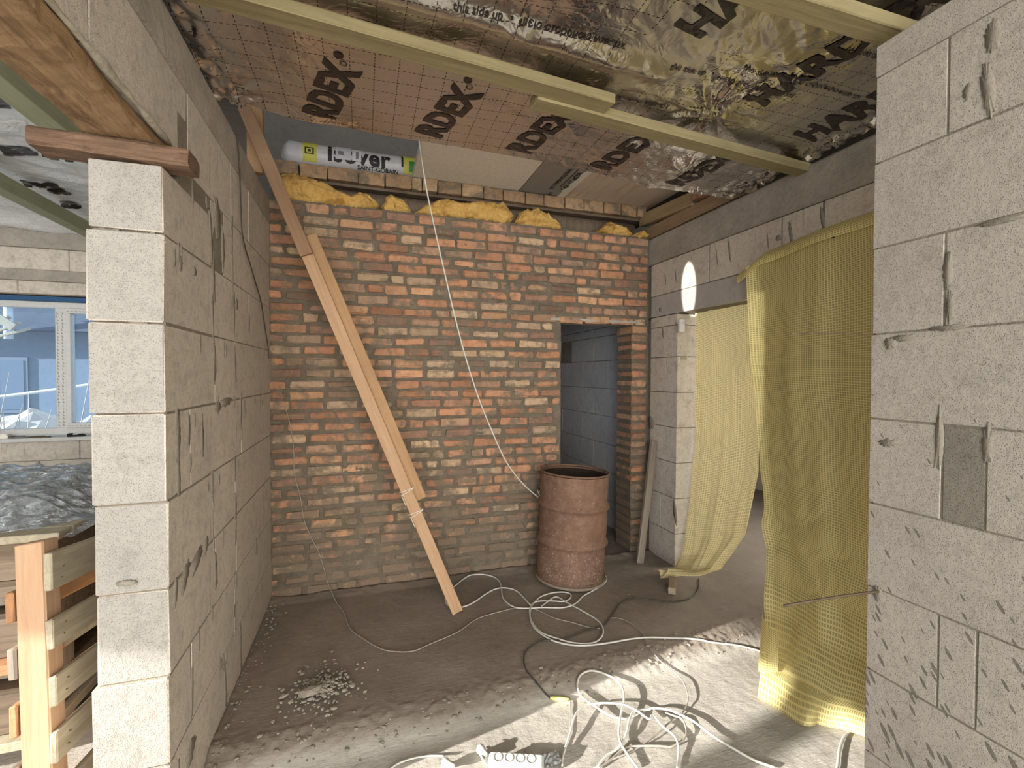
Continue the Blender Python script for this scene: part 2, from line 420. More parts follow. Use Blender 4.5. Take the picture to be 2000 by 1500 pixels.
def rough_beam(name, a, b, w, h, mat, up=(0, 0, 1), seg=60, jit=.006, seed=0):
    """old hand-hewn board: 12-point section with wandering edges"""
    a, b = Vector(a), Vector(b); L = (b-a).length; z = (b-a).normalized()
    x = Vector(up).cross(z).normalized(); y = z.cross(x); c = min(w, h)*.16
    sec = [(-w/2+c, -h/2), (-w/6, -h/2), (w/6, -h/2), (w/2-c, -h/2), (w/2, -h/2+c), (w/2, h/2-c), (w/2-c, h/2), (w/6, h/2), (-w/6, h/2), (-w/2+c, h/2), (-w/2, h/2-c), (-w/2, -h/2+c)]
    V, Fc = [], []; n = len(sec)
    for i in range(seg+1):
        t = L*i/seg
        for k, (u, v) in enumerate(sec):
            V.append((u+jit*(1.2*N(t*3, k*.7, seed)+.7*N(t*13, k*1.9, seed+5)), v+jit*.7*(N(t*4, k*.9+9, seed)+.8*N(t*17, k*2.1, seed+7)), t+(jit*N(k*3.1, seed) if i in (0, seg) else 0)))
    for i in range(seg):
        for k in range(n):
            k2 = (k+1) % n; Fc.append((i*n+k, i*n+k2, (i+1)*n+k2, (i+1)*n+k))
    Fc.append(tuple(range(n))[::-1]); Fc.append(tuple(seg*n+k for k in range(n)))
    o = mk(name, V, Fc, mat)
    o.matrix_world = Matrix(((x.x, y.x, z.x, a.x), (x.y, y.y, z.y, a.y), (x.z, y.z, z.z, a.z), (0, 0, 0, 1)))
    return o
def spline(pts, n=8):
    pts = [Vector(p) for p in pts]; out = []
    P = [pts[0]*2-pts[1]]+pts+[pts[-1]*2-pts[-2]]
    for i in range(1, len(P)-2):
        a, b, c, d = P[i-1:i+3]
        for k in range(n):
            t = k/n
            out.append(.5*((2*b)+(c-a)*t+(2*a-5*b+4*c-d)*t*t+(3*b-a-3*c+d)*t**3))
    return out+[pts[-1]]
def tube_geo(path, r, sides=7, cap=True):
    V, Fc = [], []; n = len(path); up = Vector((.13, .21, .97))
    for i, p in enumerate(path):
        t = (path[min(i+1, n-1)]-path[max(i-1, 0)])
        t = t.normalized() if t.length > 1e-9 else Vector((0, 0, 1))
        x = t.cross(up)
        if x.length < .05: x = t.cross(Vector((1, 0, 0)))
        x.normalize(); y = x.cross(t)
        rr = r(i/(n-1)) if callable(r) else r
        for k in range(sides):
            a = 2*math.pi*k/sides; V.append(p+x*math.cos(a)*rr+y*math.sin(a)*rr)
    for i in range(n-1):
        for k in range(sides):
            k2 = (k+1) % sides
            Fc.append((i*sides+k, i*sides+k2, (i+1)*sides+k2, (i+1)*sides+k))
    if cap:
        Fc.append(tuple(range(sides))[::-1]); Fc.append(tuple((n-1)*sides+k for k in range(sides)))
    return V, Fc
def tube(name, pts, r, mat, parent=None, n=8, sides=7):
    V, Fc = tube_geo(spline(pts, n), r, sides)
    return mk(name, V, Fc, mat, parent, True)
def lathe(prof, seg=48):
    V, Fc = [], []
    for r, z in prof:
        for k in range(seg):
            a = 2*math.pi*k/seg; V.append(Vector((r*math.cos(a), r*math.sin(a), z)))
    for i in range(len(prof)-1):
        for k in range(seg):
            k2 = (k+1) % seg
            Fc.append((i*seg+k, i*seg+k2, (i+1)*seg+k2, (i+1)*seg+k))
    return V, Fc
def grid(name, nu, nv, fn, mat, parent=None, smooth=True, uvf=None, us=None, vs=None):
    us = us or [i/nu for i in range(nu+1)]; vs = vs or [i/nv for i in range(nv+1)]
    V = [fn(u, v) for v in vs for u in us]; w = len(us)
    Fc = [(j*w+i, j*w+i+1, (j+1)*w+i+1, (j+1)*w+i) for j in range(len(vs)-1) for i in range(w-1)]
    uv = [uvf(u, v) for v in vs for u in us] if uvf else None
    return mk(name, V, Fc, mat, parent, smooth, uv)
def chunk(c, r, rnd=random, flat=.7):
    """an irregular stone of 20 faces"""
    t = (1+5**.5)/2
    I = [(-1, t, 0), (1, t, 0), (-1, -t, 0), (1, -t, 0), (0, -1, t), (0, 1, t), (0, -1, -t), (0, 1, -t), (t, 0, -1), (t, 0, 1), (-t, 0, -1), (-t, 0, 1)]
    Fi = [(0, 11, 5), (0, 5, 1), (0, 1, 7), (0, 7, 10), (0, 10, 11), (1, 5, 9), (5, 11, 4), (11, 10, 2), (10, 7, 6), (7, 1, 8), (3, 9, 4), (3, 4, 2), (3, 2, 6), (3, 6, 8), (3, 8, 9), (4, 9, 5), (2, 4, 11), (6, 2, 10), (8, 6, 7), (9, 8, 1)]
    a = rnd.uniform(0, 6.3); ca, sa = math.cos(a), math.sin(a); ex = rnd.uniform(.8, 1.5)
    V = []
    for p in I:
        q = Vector(p).normalized()*r*rnd.uniform(.7, 1.15)
        q = Vector((q.x*ex, q.y, q.z*flat))
        V.append(Vector((q.x*ca-q.y*sa, q.x*sa+q.y*ca, q.z))+Vector(c))
    return V, Fi
def text_geo(s, size, bold=0.0, spacing=1.0, slice_=0):
    cu = bpy.data.curves.new('txt', 'FONT'); cu.body = s; cu.size = size; cu.offset = bold; cu.space_character = spacing
    cu.align_x = 'LEFT'; cu.resolution_u = 3; cu.fill_mode = 'FRONT'
    o = bpy.data.objects.new('txt', cu); COL.objects.link(o)
    dg = bpy.context.evaluated_depsgraph_get()
    me = bpy.data.meshes.new_from_object(o.evaluated_get(dg))
    bpy.data.objects.remove(o); bpy.data.curves.remove(cu)
    bm = bmesh.new(); bm.from_mesh(me); bpy.data.meshes.remove(me)
    if slice_:
        xs = [v.co.x for v in bm.verts]; ys = [v.co.y for v in bm.verts]
        for lo, hi, ax in ((min(xs), max(xs), 0), (min(ys), max(ys), 1)):
            k = math.floor(lo/slice_)
            while k*slice_ < hi:
                co = [0, 0, 0]; co[ax] = k*slice_; no = [0, 0, 0]; no[ax] = 1
                bmesh.ops.bisect_plane(bm, geom=bm.verts[:]+bm.edges[:]+bm.faces[:], plane_co=co, plane_no=no)
                k += 1
    bm.verts.index_update()
    V = [(v.co.x, v.co.y) for v in bm.verts]; Fc = [[v.index for v in f.verts] for f in bm.faces]
    bm.free(); return V, Fc
def text(name, s, size, fn, mat, parent, bold=0., slice_=0, spacing=1.0):
    V, Fc = text_geo(s, size, bold, spacing, slice_)
    return mk(name, [fn(x, y) for x, y in V], Fc, mat, parent)

# ================================================================== THE SHELL
XL, XLB = -.64, -.848           # left wall: room face, far-room face
YB = 3.71                       # brick wall face
XR = 2.53                       # right wall face
XN, YN = 1.744, 1.20            # near right wall: face and end
CZ = 2.98                       # foil height

# ---- floor
def steps(*a):
    out = []
    for lo, hi, d in a:
        n = max(1, round((hi-lo)/d)); out += [lo+(hi-lo)*i/n for i in range(n)]
    return out+[a[-1][1]]
fx = steps((-8, -2.2, .6), (-2.2, -.9, .05), (-.9, 2.8, .0125), (2.8, 5.6, .1))
fy = steps((-2.6, 1.3, .3), (1.3, 2.9, .0125), (2.9, 4.1, .02), (4.1, 6.6, .15))
def floor_pt(x, y):
    z = fz(x, y)
    if x > -2.2 and y > 1.2:
        z += .005*fbm(x*2.2, y*2.2, .3, 3)+.0012*fbm(x*24, y*24, 1.7, 3)
        d = abs(y-ridge_y(x)-.02)
        if x > -.85 and d < .16:
            z += (.010*max(0, 1-d/.16))*max(0, .2+1.3*N(x*30, y*30, 4)+.6*N(x*70, y*70, 4))
        if x > XL and x < 0.2:                       # dirt fillet at the left wall foot
            z += .035*max(0, 1-(x-XL)/.10)*(.5+.7*abs(N(x*16, y*9, 8)))
        if x < XR and 2.2 < y < YB:                  # and at the brick wall foot
            z += .03*max(0, 1-(YB-y)/.11)*(.45+.7*abs(N(x*9, y*9, 5)))
    return Vector((x, y, z))
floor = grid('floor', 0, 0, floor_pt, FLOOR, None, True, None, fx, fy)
tag(floor, 'rough grey brown cement screed floor with a raised far half', None, None, 'structure')

# ---- roof deck over everything
roof = mk('ceiling', *boxm(-8, 5.6, -2.6, 6.6, 4.15, 4.25), W_ROOF)
tag(roof, 'dark roof deck above the foil and the loft gap', None, None, 'structure')

# ---- left block wall
CZ0, CH_ = .042, .303
def cz(k): return CZ0+CH_*k
core = mk('wall_left', *join([boxm(XLB+.008, XL-.0018, 1.875, 4.6, 0, 2.38), boxm(XLB+.008, XL-.0018, 2.0, 4.6, 2.38, 2.765)]), MORTAR)
tag(core, 'pale aerated block wall left of the brick wall', None, None, 'structure')
def yl(x, y): return at('X', XL, x, y).y
g = .003
lay = {  # inner joints of each course, as seen
 0: [(348, 1460), (440, 1330), (470, 1250)],
 1: [(374, 1340), (458, 1190)],
 2: [(421, 1150), (461, 1060)],
 3: [(417, 990), (459, 950)],
 4: [(348, 890), (371, 880), (395, 860), (471, 830)],
 5: [(419, 740), (459, 730)],
 6: [(416, 610), (456, 610), (486, 620)],
 7: [(411, 430), (436, 450), (454, 460)],
 8: [(450, 330), (485, 380)],
}
for k in range(9):
    z0, z1 = cz(k)+g, cz(k+1)-g
    zt = z1
    ys = [1.86] + [yl(*q) for q in lay[k]] + [3.72]
    if k == 8: ys[0] = 2.098
    for i in range(len(ys)-1):
        y0, y1 = ys[i]+(g if i else 0), ys[i+1]-g
        m = AAC_L
        off = random.uniform(-.0004, .0016)
        dx = 0; z1 = 2.386 if k == 7 and i == 0 else zt
        if k == 7 and i == 1: off = -.0015            # recessed mortar filled gap
        if i == 0 and k < 8:
            y0 += random.uniform(-.008, .010)
            dx = random.uniform(-.008, .006)
            if k == 4: y0 -= .012
            o = cbox('block', (XLB+dx, XL+off, y0, y1, z0, z1), AAC_L, core, .004, .002)
            # the sawn end face carries a coarser, more open texture
            o.data.materials.append(AAC_C)
            for pl in o.data.polygons:
                if pl.normal.y < -.6: pl.material_index = 1
        else:
            cbox('block', (XLB, XL+off, y0, y1, z0, z1), m, core, .002, .001)
ring = cbox('ring_beam', (XLB, XL+.004, .2, 4.6, 2.772, 2.955), CONC, core, .01, .003)
ring['label'] = 'grey cast concrete ring beam'
# wall above the left opening: blocks on the wooden lintel
up = [(-.4, .30), (.306, .86), (.866, 1.425), (1.432, 2.088)]
for (y0, y1) in up:
    cbox('block', (XLB+.01, XL-.002, y0, y1, 2.505, 2.768), AAC_L, core, .004, .002)
# mortar smears and drips lying on the blocks
def smear(parent, ax, v, cx, cy, rx, ry, lean=0, n=26, seed=0, mat=SMEAR, th=.0015):
    n = 44; th = min(th, .0016); rx *= 1.25; ry *= 1.2
    """irregular thin plate on plane ax=v; (cx, cy) centre in the plane's (Y or X, Z)"""
    rr = random.Random(seed); top, side, rim = [], [], []
    for i in range(n):
        a = 2*math.pi*i/n; k = .68+.45*abs(noise.noise(Vector((math.cos(a)*2.3, math.sin(a)*2.3, seed*3.3))))+.13*noise.noise(Vector((math.cos(a)*6, math.sin(a)*7, seed*1.3)))+rr.uniform(-.07, .07)
        u = rx*k*math.cos(a); w = ry*k*math.sin(a); rim.append((cx+u+lean*w, cy+w))
    sgn = {'X': 1, 'x': -1, 'Y': -1}[ax]
    def P(u, w, h): return (v+sgn*h, u, w) if ax in 'Xx' else (u, v+sgn*h, w)
    V = [P(u, w, -.004) for u, w in rim]+[P(u, w, th) for u, w in rim]+[P(cx, cy, th*1.5)]
    Fc = [(i, (i+1) % n, n+(i+1) % n, n+i) for i in range(n)]+[(n+i, n+(i+1) % n, 2*n) for i in range(n)]
    return mk('mortar_smear', V, Fc, mat, parent, True)
def sml(px, py, rx, ry, lean=0, seed=0):
    p = at('X', XL, px, py); smear(core, 'X', XL, p.y, p.z, rx, ry, lean, 26, seed)
for i, q in enumerate([(384, 1095, .055, .045, .9), (361, 1128, .035, .055, .6), (402, 1066, .03, .035, .5), (343, 1155, .018, .05, .2),
        (440, 785, .09, .022, 0), (425, 795, .05, .028, 0), (341, 500, .010, .045, 0), (352, 515, .018, .03, 0), (471, 770, .04, .025, 0), (372, 1470, .05, .05, .4), (424, 425, .045, .10, 0), (462, 595, .03, .03, 0), (380, 530, .02, .02, 0)]):
    sml(*q, seed=i+1)
rj = random.Random(31)
for k in range(8):                                   # mortar squeezed out of the vertical joints
    for q in lay[k]:
        y = yl(*q)
        for part in range(rj.choice([1, 2, 2, 3])):
            smear(core, 'X', XL, y+rj.uniform(-.012, .012), cz(k)+rj.uniform(.04, .28), rj.uniform(.008, .024), rj.uniform(.03, .13), rj.uniform(-.1, .1), 26, rj.randrange(900))
    for m in range(6):
        y = rj.uniform(1.95, 3.6); smear(core, 'X', XL, y, cz(k+1)-rj.uniform(.01, .06), rj.uniform(.004, .012), rj.uniform(.02, .06), 0, 26, rj.randrange(900))
for i, (px, py, rx, ry) in enumerate([(205, 455, .05, .018), (245, 470, .03, .02), (300, 470, .03, .03), (278, 660, .035, .07), (300, 690, .02, .05), (245, 1140, .03, .01), (300, 360, .02, .018)]):
    p = at('Y', 1.857, px, py); smear(core, 'Y', 1.860, p.x, p.z, rx, ry, -.3, 22, 60+i, SMEAR, .003)

# ---- brick wall
wb = thing('wall_back', 'old red brick wall with thick grey mortar and a dark doorway', None)
wb['kind'] = 'structure'
DX0, DX1, DZ = 1.632, 2.335, 2.165
XE = 2.50
def mort_pt(u, v):
    x = -.66+u*(XE+.66); z = -.02+v*(2.955+.02)
    n = fbm(x*5, z*5, 2.2, 4); n2 = fbm(x*18, z*26, 5.1, 4)
    low = sstep(.75, .05, z)*.007
    y = YB+.0120-.006*n-.0075*n2-low
    return Vector((x, y, z))
# mortar bed, left open where the doorway is
bm_v, bm_f = [], []
nu, nv = 420, 400
def in_door(x, z): return DX0 < x < DX1-.0 and z < DZ
for j in range(nv+1):
    for i in range(nu+1): bm_v.append(mort_pt(i/nu, j/nv))
for j in range(nv):
    for i in range(nu):
        a = bm_v[j*(nu+1)+i]; b = bm_v[(j+1)*(nu+1)+i+1]
        if in_door((a.x+b.x)/2, (a.z+b.z)/2): continue
        bm_f.append((j*(nu+1)+i, j*(nu+1)+i+1, (j+1)*(nu+1)+i+1, (j+1)*(nu+1)+i))
mk('mortar_bed', bm_v, bm_f, MORT_B, wb, True)
mk('wall_core', *join([boxm(-.66, DX0, YB+.03, 3.97, 0, 2.93), boxm(DX0, DX1, YB+.03, 3.97, DZ, 2.93), boxm(DX1+.004, XE+.03, YB+.03, 3.97, 0, 2.93)]), MORT_B, wb)
PAL = [(.46, .24, .14), (.50, .275, .165), (.42, .215, .13), (.36, .20, .13), (.51, .305, .18), (.40, .255, .17), (.29, .175, .125), (.48, .35, .23), (.33, .225, .155), (.44, .32, .22), (.22, .145, .105)]
WT = [6, 6, 5, 3, 5, 4, 3, 3, 3, 2, 1]
HH = .0805
nrow = 36
blist = []
for r in range(nrow):
    z0 = .062+r*HH; z1 = z0+HH-random.uniform(.019, .024)
    bulge = .006*math.sin(r*.9)
    x = -.645-(r % 2)*.13+random.uniform(-.02, .02)
    while x < XE:
        L = random.choice([.25, .25, .25, .245, .255, .24, .12, .19]); a, b = x, x+L-random.uniform(.012, .03)
        x += L+random.uniform(0, .006)
        a = max(a, -.645); b = min(b, XE)
        if z0 < DZ-.02:
            if a < DX0 < b: b = DX0-random.uniform(0, .012)
            elif a >= DX0 and b <= DX1: continue
            elif a < DX1 < b: a = DX1
            if a > DX0-.03 and b < DX1+.02: continue
            if a >= DX1-.001: a, b = DX1+.0, XE-random.uniform(.0, .012)
        if b-a < .045: continue
        if any(abs(q[0]-a) < .01 and q[4] == r for q in blist): continue
        blist.append((a, b, z0+random.uniform(-.003, .003)+bulge, z1+random.uniform(-.003, .003)+bulge, r))
def bcol(x, z):
    c = random.choices(PAL, WT)[0]; k = random.uniform(.88, 1.25)
    if x < .45 and 1.2 < z < 2.5: k *= .82 if random.random() < .55 else 1
    return tuple(min(1, v*k) for v in c)
def area_px(a, b, z0, z1):
    p = [proj((a, YB, z0)), proj((b, YB, z0)), proj((b, YB, z1)), proj((a, YB, z1))]
    return abs(sum(p[i][0]*p[(i+1) % 4][1]-p[(i+1) % 4][0]*p[i][1] for i in range(4)))/2
ordr = sorted(range(len(blist)), key=lambda i: -area_px(*blist[i][:4]))
single = set(ordr[:300]); rest = []; rest_c = []
rb = random.Random(3)
for i, (a, b, z0, z1, r) in enumerate(blist):
    pier = a >= DX1-.001 and z0 < DZ-.02
    out = rb.uniform(-.007, .005)
    if rb.random() < .07: out = .006
    y0 = YB+out; y1 = 3.975 if pier else YB+.09
    dz = .0055*N(a*1.3, r*.3)
    V, Fc = cham(a, b, y0, y1, z0+dz, z1+dz, rb.uniform(.005, .014), .0050, rb)
    col = bcol(a, z0)
    if i in single:
        o = mk('brick', V, Fc, BRICK, wb); o.color = (*col, 1)
        ca = o.data.color_attributes.new('tint', 'FLOAT_COLOR', 'POINT')
        ca.data.foreach_set('color', [1.]*4*len(V))
    else:
        rest.append((V, Fc)); rest_c += [(*col, 1)]*len(V)
if rest:
    V, Fc = join(rest); o = mk('bricks_small', V, Fc, BRICK, wb); o.color = (1, 1, 1, 1); o['kind'] = 'stuff'
    ca = o.data.color_attributes.new('tint', 'FLOAT_COLOR', 'POINT'); ca.data.foreach_set('color', [q for c in rest_c for q in c])
for bx in ((DX0-.10, DX1+.06),):
    cbox('door_lintel', (bx[0], bx[1], YB-.004, 3.97, DZ-.004, DZ+.022), CONC, wb, .003, .002)

# ---- right block wall with its doorway
JY0, JY1 = 2.385, 3.325      # doorway
wr = mk('wall_right', *join([boxm(XR+.008, XR+.192, JY1+.012, 6.5, 0, 2.2), boxm(XR+.008, XR+.192, .9, JY0-.012, 0, 2.2), boxm(XR+.008, XR+.192, .9, 6.5, 2.22, 2.69)]), MORTAR)
tag(wr, 'pale aerated block wall with the curtained doorway', None, None, 'structure')
rz = [.03, .333, .636, .94, 1.243, 1.545, 1.85, 2.12, 2.215]
rl = {0: [3.45], 1: [3.40], 2: [3.47], 3: [3.50], 4: [3.43], 5: [], 6: [3.5], 7: []}
pat = [[], [3.53], [], [], [], [3.48], [], []]
for k in range(8):
    z0, z1 = rz[k]+g, rz[k+1]-g
    ys = [JY1]+pat[k]+[3.705]
    for i in range(len(ys)-1):
        cbox('block', (XR+random.uniform(-.002, .002), XR+.2, ys[i]+(g if i else random.uniform(-.004, .006)), ys[i+1]-(g if i < len(ys)-2 else 0), z0, z1), AAC_F, wr, .002, .001)
    # behind the brick wall (corridor side) and near the camera
    sh = .3 if k % 2 else 0
    y = 3.98-.15*(k % 2)
    y = max(3.72, y)
    ys = [3.975]; q = 4.02+sh*.9
    while q < 6.4: ys.append(q+.2); q += .6
    ys.append(6.5)
    for i in range(len(ys)-1):
        if k == 6 and 5.2 < ys[i] < 5.9: continue
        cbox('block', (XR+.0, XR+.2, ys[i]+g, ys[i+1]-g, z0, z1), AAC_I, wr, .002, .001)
    ys = [JY0, 2.0-.2*(k % 2), 1.45-.2*(k % 2), .9]
    for i in range(3):
        cbox('block', (XR, XR+.2, ys[i+1]+g, ys[i]-(g if i else 0), z0, z1), AAC_F, wr, .002, .001)
for y0, y1 in ((3.975, 4.45), (4.456, 5.05), (5.056, 5.66), (5.666, 6.5)):
    cbox('block', (XR, XR+.2, y0, y1, 2.218, 2.5), AAC_I, wr, .002, .001)
ln = cbox('concrete_lintel', (XR-.001, XR+.2, 2.0, 3.705, 2.22, 2.405), CONC, wr, .006, .002); ln['label'] = 'smooth grey concrete lintel'
CONC_L = stone('smooth_lintel_concrete', (.44, .41, .38), (.51, .475, .435), 5, .25); ln.data.materials[0] = CONC_L
for y0, y1 in ((.9, 1.50), (1.506, 2.02), (2.026, 2.30), (2.306, 2.95), (2.956, 3.705)):
    cbox('block', (XR-.002, XR+.2, y0+g, y1-g, 2.41, 2.694), AAC_F, wr, .002, .001)
rg = cbox('ring_beam', (XR-.006, XR+.2, .9, 3.97, 2.70, 2.945), CONC, wr, .012, .003); rg['label'] = 'rough grey concrete ring beam'
for i, (px, py, rx, ry) in enumerate([(1425, 490, .010, .09), (1545, 460, .012, .09), (1607, 430, .012, .08), (1400, 500, .006, .09), (1300, 545, .008, .05), (1320, 540, .006, .06), (1290, 605, .02, .02), (1318, 1000, .02, .10), (1272, 825, .05, .06), (1295, 650, .008, .05), (1500, 470, .006, .06), (1520, 465, .02, .02)]):
    p = at('X', XR-.002, px, py); smear(wr, 'x', XR-.002, p.y, p.z, rx, ry, .15, 20, 90+i, SMEAR, .002)

# ---- near right block wall
wn = mk('wall_front_right', *boxm(XN+.0018, XN+.19, -2.4, YN-.012, 0, 2.84), MORTAR)
tag(wn, 'pale near aerated block wall with splashes at the right edge', None, None, 'structure')
nz = [.022+.303*k for k in range(10)]+[2.862]
nl = {0: [.60], 1: [.60, 0.0], 2: [.982, .884, .28], 3: [.60, 0.0], 4: [.981, .872, .27], 5: [.62, .02], 6: [.985, .385], 7: [.60, 0.0], 8: [.985, .385], 9: [.62, .02]}
for k in range(10):
    ys = [YN]+nl[k]; q = ys[-1]-.6
    while q > -2.3: ys.append(q); q -= .6
    ys.append(-2.4)
    for i in range(len(ys)-1):
        o = cbox('block', (XN+random.uniform(-.0015, .0004), XN+.2, ys[i+1]+g, ys[i]-(g if i else random.uniform(-.004, .004)), nz[k]+g, nz[k+1]-g), DAMP if (k == 4 and i == 1) else AAC_R, wn, .002, .001)
for i, (px, py, rx, ry, ln_) in enumerate([(1856, 600, .012, .05, 0), (1852, 530, .012, .06, 0), (1740, 670, .02, .02, 0), (1765, 660, .04, .012, 0), (1930, 170, .015, .09, .1), (1940, 70, .02, .05, 0), (1835, 860, .012, .10, 0), (1930, 870, .014, .06, 0), (1735, 865, .03, .015, -.5), (1715, 1160, .015, .03, 0), (1890, 180, .012, .025, 0), (1855, 640, .05, .01, 0), (1960, 430, .06, .01, .0)]):
    p = at('X', XN, px, py); smear(wn, 'x', XN-.001, p.y, p.z, rx, ry, ln_, 22, 120+i, SMEAR, .002)

# ---- outer shell of the house (carries the openings the light comes through)
SH = stone('shell_wall', (.48, .43, .36), (.55, .50, .43), 4, .3)
tag(mk('wall_far_left', *join([boxm(-7.9, -7.7, -2.6, -.64, 0, 4.15), boxm(-7.9, -7.7, 1.46, 5.5, 0, 4.15), boxm(-7.9, -7.7, -.64, 1.46, 2.36, 4.15), boxm(-7.9, -7.7, -.64, 1.46, 0, .85), boxm(-7.86, -7.78, -.34, -.16, .85, 2.36)]), SH), 'far side wall of the left room with its sunny window', None, None, 'structure')
tag(mk('wall_far_right', *boxm(5.4, 5.6, -2.6, 6.6, 0, 4.15), SH), 'outer wall beyond the curtained doorway', None, None, 'structure')
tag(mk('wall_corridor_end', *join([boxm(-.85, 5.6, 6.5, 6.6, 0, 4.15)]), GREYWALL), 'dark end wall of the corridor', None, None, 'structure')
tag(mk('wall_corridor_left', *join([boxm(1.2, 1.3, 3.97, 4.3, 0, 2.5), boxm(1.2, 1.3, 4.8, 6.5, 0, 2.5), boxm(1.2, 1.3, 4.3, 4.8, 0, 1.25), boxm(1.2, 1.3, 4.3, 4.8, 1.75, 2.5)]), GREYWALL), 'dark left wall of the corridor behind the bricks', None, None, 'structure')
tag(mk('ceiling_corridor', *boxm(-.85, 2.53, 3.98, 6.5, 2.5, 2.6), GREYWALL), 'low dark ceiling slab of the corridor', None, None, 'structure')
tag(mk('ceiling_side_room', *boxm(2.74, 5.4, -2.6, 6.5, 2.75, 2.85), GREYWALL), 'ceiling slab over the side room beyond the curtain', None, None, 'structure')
tag(mk('wall_loft', *join([boxm(-.9, .62, 4.6, 4.7, 2.6, 4.15), boxm(.62, .66, 4.5, 4.7, 2.6, 4.15), boxm(.66, 2.8, 4.55, 4.7, 2.6, 4.15)]), GREYWALL), 'grey rendered wall behind the loft gap', None, None, 'structure')

# ---- left room: window wall
YW = 5.3
wl = mk('wall_window', *join([boxm(-7.7, -4.3, YW+.008, YW+.25, 0, 2.9), boxm(-2.1, -.85, YW+.008, YW+.25, 0, 2.9), boxm(-4.3, -2.1, YW+.008, YW+.25, 0, 1.10), boxm(-4.3, -2.1, YW+.008, YW+.25, 2.40, 4.1)]), MORTAR)
tag(wl, 'pale block wall around the window of the left room', None, None, 'structure')
for k in range(5):
    z1 = 1.105-.205*k; z0 = z1-.205
    q = -4.3-.3*(k % 2)
    while q < -1.0:
        cbox('block', (max(q, -7.6)+g, q+.6-g, YW, YW+.2, max(.0, z0)+g, z1-g), AAC_F, wl, .004, .001); q += .6
for z0, z1, m, brk in ((2.41, 2.522, AAC_F, (-2.93, -2.3)), (2.625, 2.815, AAC_F, (-2.56, -1.95))):
    for a, b in ((-4.3, brk[0]), (brk[0], brk[1]), (brk[1], -.85)):
        cbox('block', (a+g, b-g, YW, YW+.2, z0, z1), m, wl, .004, .001)
cbox('concrete_lintel', (-4.6, -.85, YW-.012, YW+.2, 2.525, 2.622), CONC, wl, .004, .002)
cbox('ring_beam', (-7.6, -.85, YW-.016, YW+.2, 2.818, 3.0), CONC, wl, .004, .002)
cbox('window_sill', (-4.4, -2.0, YW-.10, YW+.2, 1.085, 1.118), PVC, wl, .004, .001)
win = thing('window_1', 'white plastic window of the left room with printed protective film', None); win['kind'] = 'structure'
wx0, wx1, wz0, wz1 = -4.2, -2.15, 1.13, 2.345
fy0, fy1 = YW+.03, YW+.10
for b in ((wx0, wx1, wz1-.055, wz1), (wx0, wx1, wz0, wz0+.06)):
    cbox('window_frame', (b[0], b[1], fy0, fy1, b[2], b[3]), PVC, win, .004)
cbox('window_frame', (wx0, wx0+.06, fy0, fy1, wz0+.06, wz1-.055), PVC, win, .004)
cbox('window_frame', (wx1-.06, wx1, fy0, fy1, wz0+.06, wz1-.055), PVC, win, .004)
cbox('mullion', (-2.685, -2.605, fy0, fy1, wz0+.06, wz1-.055), PVC, win, .004)
for b in ((-2.605, wx1-.06, wz1-.10, wz1-.055), (-2.605, wx1-.06, wz0+.06, wz0+.105)):
    cbox('sash', (b[0], b[1], fy0-.015, fy1-.01, b[2], b[3]), PVC, win, .003)
cbox('sash', (-2.605, -2.565, fy0-.015, fy1-.01, wz0+.105, wz1-.10), PVC, win, .003)
cbox('sash', (wx1-.10, wx1-.06, fy0-.015, fy1-.01, wz0+.105, wz1-.10), PVC, win, .003)
cbox('sealing_tape', (wx0-.05, wx1+.05, YW+.005, YW+.10, wz1, wz1+.045), BLUE, win, .002)
mk('pane', *boxm(wx0+.05, -2.68, YW+.062, YW+.068, wz0+.05, wz1-.05), GLASS, win)
mk('pane', *boxm(-2.57, wx1-.09, YW+.062, YW+.068, wz0+.10, wz1-.09), GLASS, win)
FP = plain('film_print_grey', (.33, .33, .32), .6)
rp = random.Random(5); pm = []
for k in range(70):                                  # small printed marks on the mullion's protective film
    z = wz0+.08+(wz1-wz0-.16)*(k//2)/35; x = -2.672+.035*(k % 2)+rp.uniform(0, .006)
    pm.append(boxm(x, x+.012, fy0-.0015, fy0-.0005, z, z+.006)); pm.append(boxm(x, x+.004, fy0-.0015, fy0-.0005, z, z+.02))
for k in range(14):
    x = -2.59+.03*k
    pm.append(boxm(x, x+.018, fy0-.0165, fy0-.0155, wz1-.085, wz1-.078)); pm.append(boxm(x, x+.015, fy0-.0165, fy0-.0155, wz0+.075, wz0+.082))
o = mk('film_print', *join(pm), FP, win); o['kind'] = 'stuff'

